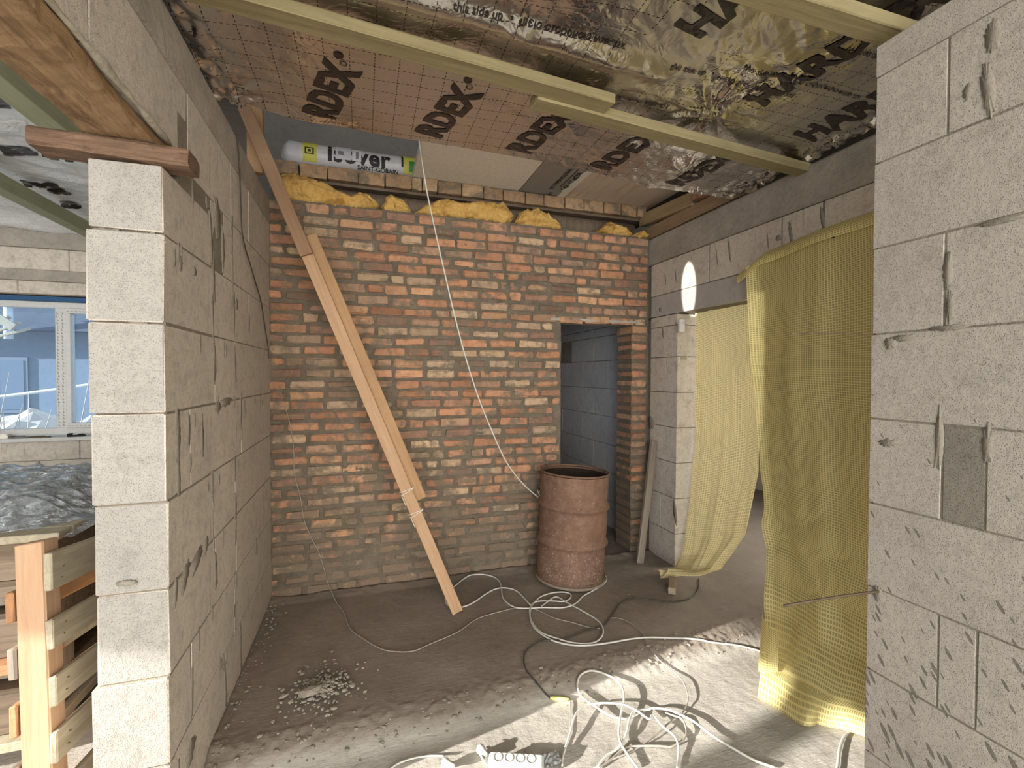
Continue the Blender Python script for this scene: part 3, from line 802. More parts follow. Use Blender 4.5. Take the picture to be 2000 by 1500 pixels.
# ================================================================== THE FOIL CEILING
STAR = [(at('Z', CZ, 1388, 225), .20, 9, .030), (at('Z', CZ, 1540, 165), .10, 7, .012), (at('Z', CZ, 1340, 340), .13, 8, .018), (at('Z', CZ, 455, 190), .10, 7, .03), (at('Z', CZ, 1010, 70), .10, 6, .014)]
def foil_z(x, y):
    z = CZ+.016
    z -= .030*math.exp(-((y-(1.66+.07*x))/.05)**2)*sstep(1.5, 1.1, x)          # the slack fold beside the batten
    z += .012*fbm(x*1.6, y*1.6, .5, 3)
    a = x*.8+y*.6; b = -x*.6+y*.8
    w = (.35+.65*sstep(-.1, .35, N(x*.9, y*.9, 7.7)))*(1+1.3*sstep(.5, 1.3, x))
    z += w*.0085*(1-2*abs(N(a*3.2, b*9, 3.3)))
    z += w*.0040*(1-2*abs(N(a*9, b*24, 6.3)))
    z += w*.0022*(1-2*abs(N(b*16+3*N(x*3, y*3), a*34, 2.3)))
    for c, r, n, A in STAR:
        dx, dy = x-c.x, y-c.y; d = math.hypot(dx, dy)
        if d < r*2.6:
            th = math.atan2(dy, dx)
            z += A*math.exp(-d/r)*(.5*math.cos(n*th+2*N(d*6, 1.1))+.35*math.cos((2*n+1)*th))*min(1, d/.03)-A*.5*math.exp(-(d/(r*.6))**2)
    e = sstep(.22, .02, XR-x)
    z += e*(-.03+.030*N(x*20, y*20, 2)+.018*N(x*45, y*45, 2))
    e = sstep(.20, .0, x-XL)
    z += e*(-.01+.02*N(x*14, y*14, 9)+.012*N(x*40, y*30, 2))
    return z
def y_edge(x):
    pts = [(-.66, 2.50), (-.53, 2.535), (-.317, 2.606), (.288, 2.626), (1.043, 2.66), (1.55, 2.72), (1.874, 2.796), (2.30, 2.79), (2.53, 2.74)]
    for (a, b), (c, d) in zip(pts, pts[1:]):
        if x <= c: return b+(d-b)*max(0, (x-a))/(c-a)+.008*N(x*9, 0, 3)
    return pts[-1][1]
gx = steps((-.655, 2.525, .0115)); gyy = [i/30*.34 for i in range(30)]+[.34+(1-.34)*i/200 for i in range(201)]
def foil_pt(x, v):
    y = -2.4+(y_edge(x)+2.4)*v if v < .34 else None
    y0 = -.1
    y = -2.4+(y0+2.4)*(v/.34) if v < .34 else y0+(y_edge(x)-y0)*((v-.34)/.66)
    z = foil_z(x, y)
    if v > .985: z -= .012*(v-.985)/.015
    return Vector((x, y, z))
foil = grid('foil_membrane', 0, 0, foil_pt, FOIL, None, True, None, gx, gyy)
tag(foil, 'crinkled printed foil membrane stapled up over the hall as its ceiling', 'foil')
def hard(x, y0, th=0., size=.205, s='HARDEX', lead=0.):
    """lettering that reads toward the camera, letter tops toward -X, turned by th degrees; (x, y0) lies lead metres into the word"""
    t_ = math.radians(th); dr_ = Vector((math.sin(t_), -math.cos(t_))); up_ = Vector((-math.cos(t_), -math.sin(t_)))
    b0 = Vector((x, y0))-dr_*lead
    def fn(u, w):
        q = b0+dr_*(u*.86)+up_*(w-.075)
        return Vector((q.x, q.y, foil_z(q.x, q.y)-.0032))
    V, Fc = text_geo(s, size, .0095, 1.06, .0125)
    keep = []
    P = [fn(u, w) for u, w in V]
    for f in Fc:
        if all(P[i].y < y_edge(P[i].x)-.006 and XL+.02 < P[i].x < XR-.03 for i in f): keep.append(f)
    if keep:
        o = mk('printed_lettering', P, keep, INK, foil); o['label'] = 'black brand lettering'
        return o
def disc(x, y, r, ri=0):
    n = 20; P = []
    for i in range(n):
        a = 2*math.pi*i/n; P.append((x+r*math.cos(a), y+r*math.sin(a)))
    if ri:
        P += [(x+ri*math.cos(2*math.pi*i/n), y+ri*math.sin(2*math.pi*i/n)) for i in range(n)]
        Fc = [(i, (i+1) % n, n+(i+1) % n, n+i) for i in range(n)]
    else:
        P.append((x, y)); Fc = [(i, (i+1) % n, n) for i in range(n)]
    mk('printed_dot', [Vector((a, b, foil_z(a, b)-.0034)) for a, b in P], Fc, INK, foil)
for x, y, th in ((-.78, 2.50, 12), (-.215, 2.555, 17), (.335, 2.56, 16), (.86, 2.60, 13), (1.42, 2.64, 9), (2.03, 2.72, 5)):
    hard(x, y, th, lead=.27)
    t_ = math.radians(th)
    if -.6 < x < 1.6:
        disc(x+.52*math.sin(t_)-.03, y-.52*math.cos(t_), .020); disc(x+.475*math.sin(t_)+.0, y-.475*math.cos(t_), .015, .0105)
for x, y, th in ((.62, 1.36, 13), (1.18, 1.52, 13), (1.78, 1.80, 8), (2.30, 1.98, 4)):
    hard(x, y, th)
small = []
for k, (x, y) in enumerate([(.305, 1.655), (1.25, 1.715), (1.85, 1.40), (.75, 1.98), (-.42, 1.62), (1.55, 1.62)]):
    for s, dx in (('this side up', 0), ('•  цією стороною наверх', .21)):
        V, Fc = text_geo(s, .040, .0006, 1.0, .03)
        P = [Vector((x+dx+u, y-w, foil_z(x+dx+u, y-w)-.0030)) for u, w in V]
        Fk = [f for f in Fc if all(P[i].x < XR-.03 and P[i].x > XL+.03 for i in f)]
        if Fk:
            used = sorted({i for f in Fk for i in f}); ix = {a: b for b, a in enumerate(used)}
            small.append(([P[i] for i in used], [[ix[i] for i in f] for f in Fk]))
o = mk('printed_small_text', *join(small), INK, foil); o['kind'] = 'stuff'

# battens under the foil
def batten(a, b, w, h, label):
    o = beam('ceiling_batten', a, b, w, h, W_BAT_Z, None, (0, 0, 1), .004, .002)
    return tag(o, label, 'batten', 'wooden battens under the foil')
W_BAT_Z = wood('batten_wood_long', (.33, .275, .15), (.22, .18, .09), 'Z', .9, .3)
batten((-.80, 1.752, 2.945), (1.09, 1.932, 2.945), .092, .045, 'long yellowish batten starting at the left ring beam under the foil')
batten((.735, 1.988, 2.935), (2.56, 2.160, 2.930), .088, .05, 'yellowish batten ending on the right concrete ring beam')
batten((-.63, 1.235, 2.945), (1.98, 1.215, 2.945), .085, .05, 'dim batten above the top of the near right wall')

# ================================================================== LOFT GAP ABOVE THE BRICK WALL
plate = mk('trim_1', *lathe([(.0, -.66), (.085, -.66), (.10, -.2), (.092, .6), (.105, 1.4), (.098, 2.0), (.10, 2.5), (0, 2.5)], 14), W_LOG)
plate.rotation_euler = (0, math.radians(90), 0); plate.location = (0, 4.02, 3.075)
plate.data.polygons.foreach_set('use_smooth', [True]*len(plate.data.polygons))
tag(plate, 'dark round log lying above the brick wall', None, None, 'structure')
trb = thing('trim_2', 'row of bricks laid along the loft edge above the wool', None); trb['kind'] = 'structure'
mk('bed_plank', *boxm(-.64, 2.62, 3.90, 4.25, 3.165, 3.186), W_LOG, trb)
x = -.645; k = 0
LEN = [.19, .20, .225, .20, .205, .088, .125, .20, .19, .175, .20, .175, .20, .19, .20, .18, .17, .1]
LC = [(.50, .36, .22), (.46, .33, .20), (.44, .29, .17), (.40, .27, .16), (.47, .31, .18), (.36, .24, .15)]
rk = random.Random(12)
while x < 2.48 and k < len(LEN):
    o = cbox('brick', (x+.003, x+LEN[k]-.004, 3.85+rk.uniform(-.012, .012), 4.06, 3.187, 3.287+rk.uniform(-.006, .004)), BRICK, trb, .006, .003)
    o.color = (*rk.choice(LC), 1)
    ca = o.data.color_attributes.new('tint', 'FLOAT_COLOR', 'POINT'); ca.data.foreach_set('color', [1.]*4*len(o.data.vertices))
    x += LEN[k]; k += 1
# soffit foam boards on the brick row
def soffit(name, x0, x1, y0, mat, label, th=.05, z=3.292):
    o = cbox(name, (x0, x1, y0, 3.93, z, z+th), mat, None, .002, .001, True)
    return tag(o, label, 'board')
soffit('white_foam_board', .385, 1.292, 2.95, EPS, 'white foam board spanning from the brick row to the foil')
xp = soffit('grey_foam_board', 1.298, 1.73, 2.95, XPS, 'grey foam board with black lettering between the pale boards', .05)
soffit('stained_foam_board', 1.70, 2.62, 2.98, PEACH, 'pale foam board with peach streaks at the right end of the loft', .05, 3.288)
# torn edge of the stained board
tv = []; n = 14
for i in range(n+1):
    y = 3.0+.92*i/n; tv.append((1.70-.05*abs(N(y*9, 2.2))-.01-.05*i/n*.4, y))
V = [Vector((a, b, 3.286)) for a, b in tv]+[Vector((1.72, b, 3.286)) for a, b in tv]+[Vector((a, b, 3.30)) for a, b in tv]+[Vector((1.72, b, 3.30)) for a, b in tv]
Fc = []
for i in range(n):
    Fc += [(i, i+1, n+2+i, n+1+i), (i, 2*n+2+i, 2*n+3+i, i+1)]
pe = bpy.data.objects['stained_foam_board']; o = mk('torn_edge', V, Fc, EPS, pe); o.location = -Vector(pe.location)
def xtext(s, size, x, y, bold):
    text('printed_lettering', s, size, lambda u, w: Vector((x+w, y+u, 3.2895))-Vector(xp.location), INK2, xp, bold)
xtext('ROPLIT XPS', .068, 1.62, 3.37, .001); xtext('WEETONGALE G5', .050, 1.525, 3.33, .001); xtext('LIKE', .05, 1.56, 3.80, .001)
o = mk('printed_rule', *boxm(1.598, 1.604, 3.30, 3.68, 3.2890, 3.2915), INK2, xp); o.location = -Vector(xp.location)
# timbers on the right ring beam
tb = beam('loft_timber', (2.60, 2.62, 3.02), (2.60, 3.95, 3.02), .10, .11, wood('loft_timber_wood', (.36, .25, .15), (.24, .16, .09), 'Z', .9, .5), None, (0, 0, 1), .004, .003)
tag(tb, 'brown timber lying on the right concrete ring beam', 'timber')
tb = beam('loft_plank', (2.56, 3.16, 3.12), (2.56, 3.90, 3.17), .07, .11, wood('loft_plank_wood', (.44, .33, .19), (.32, .22, .12), 'Z', .9, .5), None, (0, 0, 1), .004, .003)
tag(tb, 'pale offcut plank on top of the brown loft timber', 'plank')
o = cbox('loft_brick', (2.50, 2.62, 2.90, 3.12, 3.085, 3.16), BRICK, None, .006, .003, True); o.color = (.5, .28, .18, 1)
ca = o.data.color_attributes.new('tint', 'FLOAT_COLOR', 'POINT'); ca.data.foreach_set('color', [1.]*4*len(o.data.vertices))
tag(o, 'loose brick on the brown loft timber below the foil edge', 'brick')
tb = beam('loft_post', (-.66, 3.40, 2.99), (-.66, 3.40, 4.14), .09, .06, W_PLANK2, None, (0, 1, 0), .004, .002)
tag(tb, 'short upright post on the left ring beam beside the leaning strut', 'post')

# mineral wool tufts on the wall top
def wool(x0, x1, hs, label, seed, yc=3.80, ry=.10, zb=2.94, dz=0.):
    nu, nv = 80, 44
    def fn(u, v):
        x = x0+(x1-x0)*u
        t = u*(len(hs)-1); i = min(int(t), len(hs)-2); h = hs[i]+(hs[i+1]-hs[i])*(t-i)
        e = min(1, math.sin(math.pi*min(1, max(0, u)))*2.6)**.5
        a = 2*math.pi*v
        r = 1+.34*fbm(x*9, math.cos(a)*1.1+seed, math.sin(a)*1.1, 5)+.16*N(x*40, math.cos(a)*3, math.sin(a)*3+seed)+.08*N(x*90, math.cos(a)*7, math.sin(a)*7+seed)
        z = zb+h*.5*(1+math.sin(a)*e*min(r, 1.25))
        return Vector((x+.02*N(v*6, u*9, seed), yc+math.cos(a)*ry*e*r, max(zb-.005, z)+dz))
    o = grid('mineral_wool_tuft', nu, nv, fn, WOOL)
    return tag(o, label, 'insulation', 'yellow mineral wool on the brick wall top')
wool(-.60, .12, [.26, .24, .20, .17, .14, .11, .15, .12], 'long yellow wool tuft at the left end of the brick wall top', 1.0)
wool(.145, .36, [.10, .14, .12, .06], 'small yellow wool tuft between the two long ones', 2.0)
wool(.37, 1.215, [.03, .10, .16, .17, .15, .19, .19, .19, .17], 'largest yellow wool tuft in the middle of the wall top', 3.0)
wool(1.24, 1.66, [.10, .17, .17, .12, .05], 'rounded yellow wool tuft right of the largest one', 4.0)
wool(1.95, 2.37, [.02, .07, .15, .08, .03], 'peaked yellow wool tuft near the right end of the wall top', 5.0)
wool(2.38, 2.50, [.05, .08, .05], 'tiny wool scrap in the right corner of the wall top', 6.0)

# insulation roll
RC, RR = Vector((0, 3.985, 3.392)), .098
rt = thing('insulation_roll', 'white wrapped insulation roll with black lettering on the loft edge', 'roll', (0, 3.985, 3.294))
def rollp(x, a, r=RR): return Vector((x, RC.y-rt.location.y-math.cos(a)*r, RC.z-rt.location.z+math.sin(a)*r))
def rfn(u, v):
    x = -.60+1.22*u; e = min(1, min(u, 1-u)*22)**.5
    a = 2*math.pi*v
    return rollp(x, a, RR*e*(1+.015*N(x*9, math.cos(a), math.sin(a))) if 0 < u < 1 else 0)
grid('wrapped_body', 60, 40, rfn, ROLLW, rt)
def rpatch(name, x0, x1, a0, a1, mat, d=.0035):
    n, m = max(2, int((x1-x0)/.03)), 8
    return grid(name, n, m, lambda u, v: rollp(x0+(x1-x0)*u, a0+(a1-a0)*v, RR+d), mat, rt)
def rtext(s, size, x, a0, mat, bold=0., spacing=1.0, d=.005):
    text('printed_lettering', s, size, lambda u, w: rollp(x+u, a0+w/RR, RR+d), mat, rt, bold, .01, spacing)
rpatch('yellow_label', -.435, -.335, -.72, 1.1, LAB_Y)
for b in ((-.420, -.355, -.18, -.11), (-.420, -.355, .28, .35), (-.420, -.409, -.11, .28), (-.366, -.355, -.11, .28)): rpatch('label_icon', *b, INK2, .005)
rpatch('label_icon', -.398, -.377, .0, .18, INK2, .005)
rpatch('grey_print', -.535, -.455, -.5, .9, LAB_W)
rtext('isover', .175, -.26, -.42, INK2, .006, 1.08)
rpatch('sticker', -.20, -.085, -.26, .95, LAB_W, .0065); rpatch('sticker', -.078, -.01, -.26, .75, plain('white_sticker', (.66, .66, .68), .5), .0065)
for b in ((-.18, -.14, .05, .36), (-.05, -.03, -.1, .5)): rpatch('sticker_code', *b, plain('sticker_code_grey', (.2, .2, .2), .6), .008)
rtext('SAINT-GOBAIN', .046, -.04, -.82, INK2, .0008)
rpatch('printed_rule', -.02, .22, -.98, -.955, INK2)
rpatch('yellow_label', .315, .62, -.72, 1.0, LAB_Y); rpatch('green_label', .36, .60, -.5, .35, LAB_G, .005); rpatch('printed_rule', .30, .315, -.2, .8, INK2, .006)

# ================================================================== LEFT OPENING: LINTEL, BOARD, ROOM BEYOND
def oldwood(name, c1, c2, c3):
    t = NT(name); o = t.obj()
    g = t.noise(t.scale(o, (26, 26, 2.6)), 1, 6, .7, 1.6); k = t.noise(t.scale(o, (9, 9, 3)), 1, 6, .72, 1.0); f = t.noise(o, 60, 5, .75)
    c = t.mix(t.ramp(g, (.33, 0.), (.66, 1.)), c1, c2)
    c = t.mix(t.ramp(k, (.50, 0.), (.64, .85)), c, c3)
    c = t.mix(t.ramp(f, (.60, 0.), (.74, .6)), c, tuple(v*.5 for v in c3))
    return t.done(t.bsdf(c, .85, 0, t.bump(t.math('ADD', g, t.math('ADD', t.math('MULTIPLY', k, .7), t.math('MULTIPLY', f, .25))), .9, .012), .2))
W_OLD_Z = oldwood('old_brown_lintel_wood_long', (.42, .275, .15), (.29, .18, .095), (.15, .085, .05))
W_BOARD_Z = oldwood('reddish_board_wood_long', (.25, .155, .10), (.16, .10, .07), (.08, .05, .035))
lo = rough_beam('wooden_lintel', (-.755, -1.2, 2.480), (-.755, 1.965, 2.480), .185, .044, W_OLD_Z, (0, 0, 1), 90, .011, 3)
tag(lo, 'old brown wooden lintel plank over the left opening', 'lintel')
path = [Vector((XL-.004+.004*N(q*40, 1), -1.0+2.95*q, 2.497+.004*N(q*50, 4))) for q in [i/70 for i in range(71)]]
sf = mk('seam_foam', *tube_geo(path, lambda t: .0095+.0035*math.sin(t*61)+.002*math.sin(t*143), 8), FOAMPU, None, True)
sf = tag(sf, 'bead of seam foam between the old lintel and the blocks above', 'seam')
bo = rough_beam('board', (-.985, 1.885, 2.428), (-.560, 1.895, 2.420), .12, .058, W_BOARD_Z, (0, 0, 1), 40, .006, 8)
tag(bo, 'rough reddish board lying across the top of the block column', 'board')

# left room foil and joists
def lfoil(x, y): return 3.035+.03*fbm(x*1.4, y*1.4, 3.3, 3)+.020*(1-2*abs(N(x*1.5+y*2.2, y*7-x*3, 1.3)))+.010*(1-2*abs(N(x*5, y*16, 2.3)))
lf = grid('foil_membrane', 0, 0, lambda x, y: Vector((x, y, lfoil(x, y)-(.10*sstep(5.05, 5.28, y)))), FOIL2, None, True, None, steps((-7.6, -3.6, .3), (-3.6, -.86, .025)), steps((-2.4, 1.2, .3), (1.2, 5.28, .025)))
tag(lf, 'silvery printed film ceiling of the left room', 'film')
for s_, px, py, sz in (('an', 22, 304, .30), ('n', -30, 300, .30), ('n', -5, 216, .30), ('m', 45, 370, .30), ('a', 98, 386, .30), ('a', 120, 408, .30), ('r', -2, 432, .30), ('n', 96, 316, .26)):
    q = at('Z', 3.035, px, py); V, Fc = text_geo(s_, sz, .010, 1.1, .025)
    mk('printed_lettering', [Vector((q.x+u+.3*w, q.y-w*.9, lfoil(q.x+u+.3*w, q.y-w*.9)-.006)) for u, w in V], Fc, INK, lf)
W_GREEN_Z = wood('treated_joist_wood_long', (.42, .43, .28), (.33, .345, .22), 'Z', .8, .2)
for xx, w, lb in ((-1.43, .115, 'greenish ceiling joist of the left room near the old lintel'), (-2.25, .10, 'greenish ceiling joist of the left room nearer the window')):
    tag(beam('ceiling_joist', (xx, .3, 2.925), (xx, 5.28, 2.925), w, .10, W_GREEN_Z, None, (0, 0, 1), .004, .002), lb, 'joist', 'treated joists of the left room')

# leaning pallet
pr = thing('wooden_pallet', 'wooden pallet standing on edge behind the block column with an orange post', 'pallet', (-.975, 1.83, 0))
pr.rotation_euler = (math.radians(-8.0), math.radians(-5.2), math.radians(0.5))
def pb(name, b, m, c=.004): return cbox(name, b, m, pr, c, .002)
pb('post', (-.045, .035, 0, .085, .0, 1.13), W_POST)
pb('post', (-.045, .035, 1.02, 1.10, .0, 1.10), W_POST)
for i, z in enumerate((.06, .235, .415, .59, .775, .965)):
    h = .095 if i < 5 else .125
    sl_ = pb('slat', (.037, .059, -.012+.004*(i % 2), 1.12, z+(.0 if i < 5 else .0), z+h), W_PAL)
    mk('nail', *chunk((.0605, .045, z+.03), .004, random), IRON, sl_); mk('nail', *chunk((.0605, .055, z+.065), .004, random), IRON, sl_)
for i, (z, m) in enumerate(((.12, W_ORNG), (.33, W_LOG), (.52, W_ORNG), (.70, W_GREY), (.88, W_ORNG))):
    pb('slat', (-.072, -.048, -.0, 1.12, z, z+.10), m)
# stack of boards with wrap
st = thing('timber_stack', 'stack of boards on bearers under crumpled clear plastic in the left room', 'stack', (-1.9, 3.2, 0))
rs = random.Random(4)
for z in (.0, .33, .66):
    for yy in (-.52, 0, .5):
        cbox('bearer', (-.62, .58, yy-.05, yy+.05, z, z+.10), W_GREY, st, .004, .002)
    for i in range(6):
        m = [W_PAL, W_ORNG, W_LOG, W_GREY][rs.randrange(4)]
        cbox('board', (-.62+i*.205, -.62+i*.205+.19, -.72+rs.uniform(-.03, .03), .75, z+.102, z+.145), m, st, .004, .002)
    for i in range(3):
        cbox('board', (-.60+i*.4, -.60+i*.4+.36, -.68, .72, z+.147, z+.315), [W_LOG, W_GREY, W_LOG][i], st, .006, .003)
for i in range(2): cbox('board', (-.66, .66, -.74+i*.11, -.65+i*.11, .98+.0, 1.012), W_PAL, st, .003, .002)
def wrapf(u, v):
    x = -2.62+1.42*u; y = 2.48+1.15*v
    e = min(1, min(u, 1-u)*5)*min(1, min(v, 1-v)*5)
    z = 1.045+.04*e+.05*e*sstep(.1, .9, v)+.035*abs(fbm(x*3, y*3, 1, 4))*e+.025*(1-2*abs(N(x*7+y*4, y*11-x*5, 2)))*e-.06*(1-e)
    return Vector((x, y, z))
tag(grid('plastic_wrap', 90, 90, wrapf, WRAP), 'crumpled clear plastic sheet lying over the timber stack', 'plastic')
for i, (x, y, l, h) in enumerate([(-2.3, 3.3, .5, .06), (-1.62, 3.3, .45, .075), (-2.0, 2.85, .4, .045)]):
    o = cbox('sack', (x-l/2, x+l/2, y-.14, y+.14, 1.0, 1.0+h), plain('dark_sack_%d' % i, [(.12, .12, .12), (.25, .2, .17), (.09, .09, .1)][i], .8), None, .05, .01, True)
    tag(o, ['dark bag under the plastic at the back left of the stack', 'brownish bag under the plastic at the back right of the stack', 'black bag under the plastic near the front of the stack'][i], 'bag')
# clutter on the sill
rs = random.Random(9)
items = [('metal_rail', -2.86, .34, .02, 'thin metal rail lying on the window sill beside the mullion', IRON), ('metal_bracket', -2.95, .20, .025, 'short steel bracket lying behind the rail on the sill', plain('steel_grey', (.25, .26, .28), .4, .6)), ('foam_offcut', -3.05, .16, .05, 'pale offcut at the left end of the sill', EPS), ('dark_tool', -2.50, .12, .03, 'small dark tool on the sill right of the mullion', HOLE), ('plastic_cup', -3.13, .07, .14, 'grey plastic pot on the sill at the left edge', plain('grey_pot', (.30, .27, .33), .6))]
for i, (nm, x, l, h, lb, m) in enumerate(items):
    if nm == 'plastic_cup':
        V, Fc = lathe([(0, 0), (.036, 0), (.045, h), (.041, h), (.033, .006), (0, .006)], 20); o = mk(nm, V, Fc, m, None, True); o.location = (x, YW-.045, 1.118)
    else:
        V, Fc = join([cham(-l/2, l/2, -.02, .02, 0, h*.5, .003), cham(-l/2, -l/2+l*.25, -.025, .025, h*.5, h, .003), cham(l*.1, l*.4, -.012, .012, h*.5, h*.8, .003)])
        o = mk(nm, V, Fc, m); o.location = (x, YW-.05, 1.118); o.rotation_euler = (0, 0, .2*rs.uniform(-1, 1))
    tag(o, lb, nm.split('_')[-1])

# ================================================================== OUTSIDE THE WINDOW
tag(mk('yard_ground', *boxm(-40, 10, 5.7, 60, -.6, -.3), EARTH), 'pale yard ground outside the window', None, None, 'structure')
hs = thing('neighbour_house', 'neighbouring house with a slate roof seen through the window', 'house', (-9.0, 15.0, -.3))
mk('wall', *boxm(-7.5, 5.2, 0, 6, 0, 3.2), HOUSEW, hs)
RV = [(-8, -.6, 3.05), (5.9, -.6, 3.05), (5.9, 7, 3.05), (-8, 7, 3.05), (-8, 2.9, 6.6), (1.9, 2.9, 6.6)]
mk('roof', RV, [(0, 1, 5, 4), (1, 2, 5), (2, 3, 4, 5), (3, 0, 4), (0, 3, 2, 1)], ROOFT, hs)
for i, (x0, x1) in enumerate(((-3.2, -2.2), (-.2, .9), (2.6, 3.6))):
    f = mk('house_window', *boxm(x0, x1, -.04, .02, 1.0, 2.4), HOUSEF, hs); mk('house_pane', *boxm(x0+.08, x1-.08, -.05, -.03, 1.08, 2.32), plain('dim_house_pane_%d' % i, (.16, .20, .26), .2), f)
V, Fc = lathe([(0, 0), (.085, 0), (.085, .80), (0, .80)], 16); ch = mk('chimney_pipe', V, Fc, plain('white_pipe', (.62, .66, .72), .6), hs, True); ch.location = (.92, -.72, 2.82)
V, Fc = lathe([(0, .80), (.15, .81), (.0, .90)], 16); ck = mk('pipe_cap', V, Fc, plain('pipe_cap_red', (.5, .3, .25), .7), ch)
tr = thing('roof_ladder', 'slatted gable truss at the left of the neighbouring roof', 'truss', (-7.5, 12.5, 2.3))
for i in range(9): beam('slat', (-1.2+i*.16, 0, .1), (-1.0+i*.16+.5, 0, 1.3-i*.12), .06, .05, W_PAL, tr)
beam('rail', (-1.6, -.05, 2.0), (.55, -.05, .35), .16, .06, W_PAL, tr, (0, 1, 0))
def mound(u, v):
    x = -14+16*u; y = 9.0+4*v; e = math.sin(math.pi*v)
    return Vector((x, y, -.3+e*(.75+.45*sstep(-9, -4, x)+.5*fbm(x*1.3, y*1.3, 1, 5)+.12*N(x*5, y*5))))
tag(grid('rubble_mound', 110, 40, mound, RUBB, None, False), 'sunlit pale rubble mound in the yard outside the window', 'rubble', None, 'stuff')
tw = thing('bare_shrub', 'bare twiggy shrub outside the left window pane', 'shrub', (-4.9, 8.2, -.3))
rs = random.Random(2)
for i in range(11):
    x = rs.uniform(-.6, .9); l = rs.uniform(1.2, 2.1)
    tube('twig', [(x, 0, 0), (x+.1, .05, l*.5), (x+rs.uniform(.05, .4), .1, l)], lambda t: .014*(1-t*.7), TWIG, tw, 4, 5)
tag(tube('overhead_cable', [(-11, 11.5, .9), (-7, 11.5, 1.2), (-3, 11.5, 1.9), (2, 11.5, 2.9)], .03, PVC, None, 6, 6), 'pale cable running across the yard outside the window', 'cable')

# ================================================================== LEANING TIMBERS
B0, T0 = Vector((.612, 3.125, .062)), Vector((-.69, 3.30, 3.34))
ax = (T0-B0).normalized(); side = Vector((0, 1, 0)).cross(ax).normalized()      # in-plane, to the right... of the strut
if side.x < 0: side = -side
def t_at(py):
    lo, hi = 0., 1.
    for _ in range(40):
        m = (lo+hi)/2
        if proj(B0.lerp(T0, m))[1] > py: lo = m
        else: hi = m
    return lo
def strut(name, p0, p1, off, w, h, mat, label):
    a, b = B0.lerp(T0, t_at(p0) if p0 < 1195 else 0), B0.lerp(T0, t_at(p1) if p1 > 216 else 1)
    o = beam(name, a+off, b+off, w, h, mat, None, (0, 1, 0), .003, .0015)
    return tag(o, label, 'plank', 'planks of the leaning strut')
s1 = strut('plank', 1196, 478, Vector((0, 0, 0)), .076, .032, W_PLANK, 'long pale plank leaning across the brick wall with its foot on the floor')
strut('plank', 500, 215, Vector((0, -.030, 0))-side*.004, .080, .026, W_PLANK3, 'upper reddish plank of the leaning strut reaching the ceiling corner')
strut('plank', 985, 462, side*.060+Vector((0, .034, 0)), .085, .032, W_PLANK2, 'shorter golden plank fixed behind the right edge of the long plank')
# string ties around the long plank
M = s1.matrix_world
for (py, two) in ((1003, True), (960, False)):
    q = (B0.lerp(T0, t_at(py))-B0).length
    for dz, tl in ((0, .02), (.014, -.01)):
        pts = [M @ Vector((math.copysign(1, 1)*x_, y_, q+dz+tl*x_*8)) for x_, y_ in ((-.042, -.02), (-.042, .02), (.042, .02), (.042, -.02), (-.042, -.02))]
        o = tube('string_tie', pts, .0028, STRING, None, 3, 6); o.parent = s1; o.matrix_parent_inverse = M.inverted()
    sx = -.042
    pts = [M @ Vector((sx, y_, q+zz)) for y_, zz in ((-.02, 0), (-.03, -.03), (-.028, -.075))]
    o = tube('string_tail', pts, .0026, STRING, None, 4, 6); o.parent = s1; o.matrix_parent_inverse = M.inverted()
fb = on_floor(873, 1146, .005); tb_ = at('Y', YB-.03, 820, 1010)
tag(beam('grey_lath', fb, tb_, .05, .02, W_GREY, None, (0, 1, 0), .003, .001), 'short grey lath leaning on the brick wall behind the strut foot', 'lath')
fb = on_floor(1249, 1100, .0); tb_ = at('X', XR-.03, 1277, 862)
gb = beam('grey_board', fb, tb_, .062, .03, W_GREY, None, (0, 1, 0), .003, .002)
tag(gb, 'weathered grey board leaning beside the dark doorway', 'board')

# ================================================================== DRUM
dr = thing('steel_drum', 'rusty brown steel drum without lid in front of the dark doorway', 'drum', (1.585, 3.405, .063))
dr.rotation_euler = (math.radians(0), math.radians(2.6), 0)
R0, H0 = .272, .862
prof = [(0, .012), (R0-.012, .012), (R0-.004, .02)]
for i in range(61):
    z = .02+(H0-.04)*i/60
    r = R0
    for hz in (.315, .60): r += .019*math.exp(-((z-hz)/.017)**2)-.004*math.exp(-((z-hz-.045)/.02)**2)-.004*math.exp(-((z-hz+.045)/.02)**2)
    if z > .80: r -= .004*sstep(.80, .84, z)
    prof.append((r, z))
V, Fc = lathe(prof, 72)
for v in V:
    a = math.atan2(v.y, v.x); d = .006*N(math.cos(a)*1.5, math.sin(a)*1.5, v.z*3)+.002*N(math.cos(a)*5, math.sin(a)*5, v.z*8)
    if v.z > .015: v.x += d*math.cos(a); v.y += d*math.sin(a)
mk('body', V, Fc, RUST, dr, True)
V, Fc = lathe([(R0-.012, H0-.03), (R0-.014, .6), (R0-.012, .03), (0, .025)], 48); mk('inside', V, [f[::-1] for f in Fc], RUST_IN, dr, True)
def ringm(name, z, r, m, rt_=.009):
    V, Fc = lathe([(r+rt_*math.cos(2*math.pi*k/8), z+rt_*math.sin(2*math.pi*k/8)) for k in range(9)], 64); return mk(name, V, Fc, m, dr, True)
ringm('top_rim', H0-.008, R0-.001, RUST, .0085)
br = ringm('bottom_rim', .012, R0+.001, stone('dusty_rim', (.23, .17, .13), (.33, .28, .22), 20, .5), .0115)
ringm('bottom_rim', .036, R0+.002, RUST, .006)

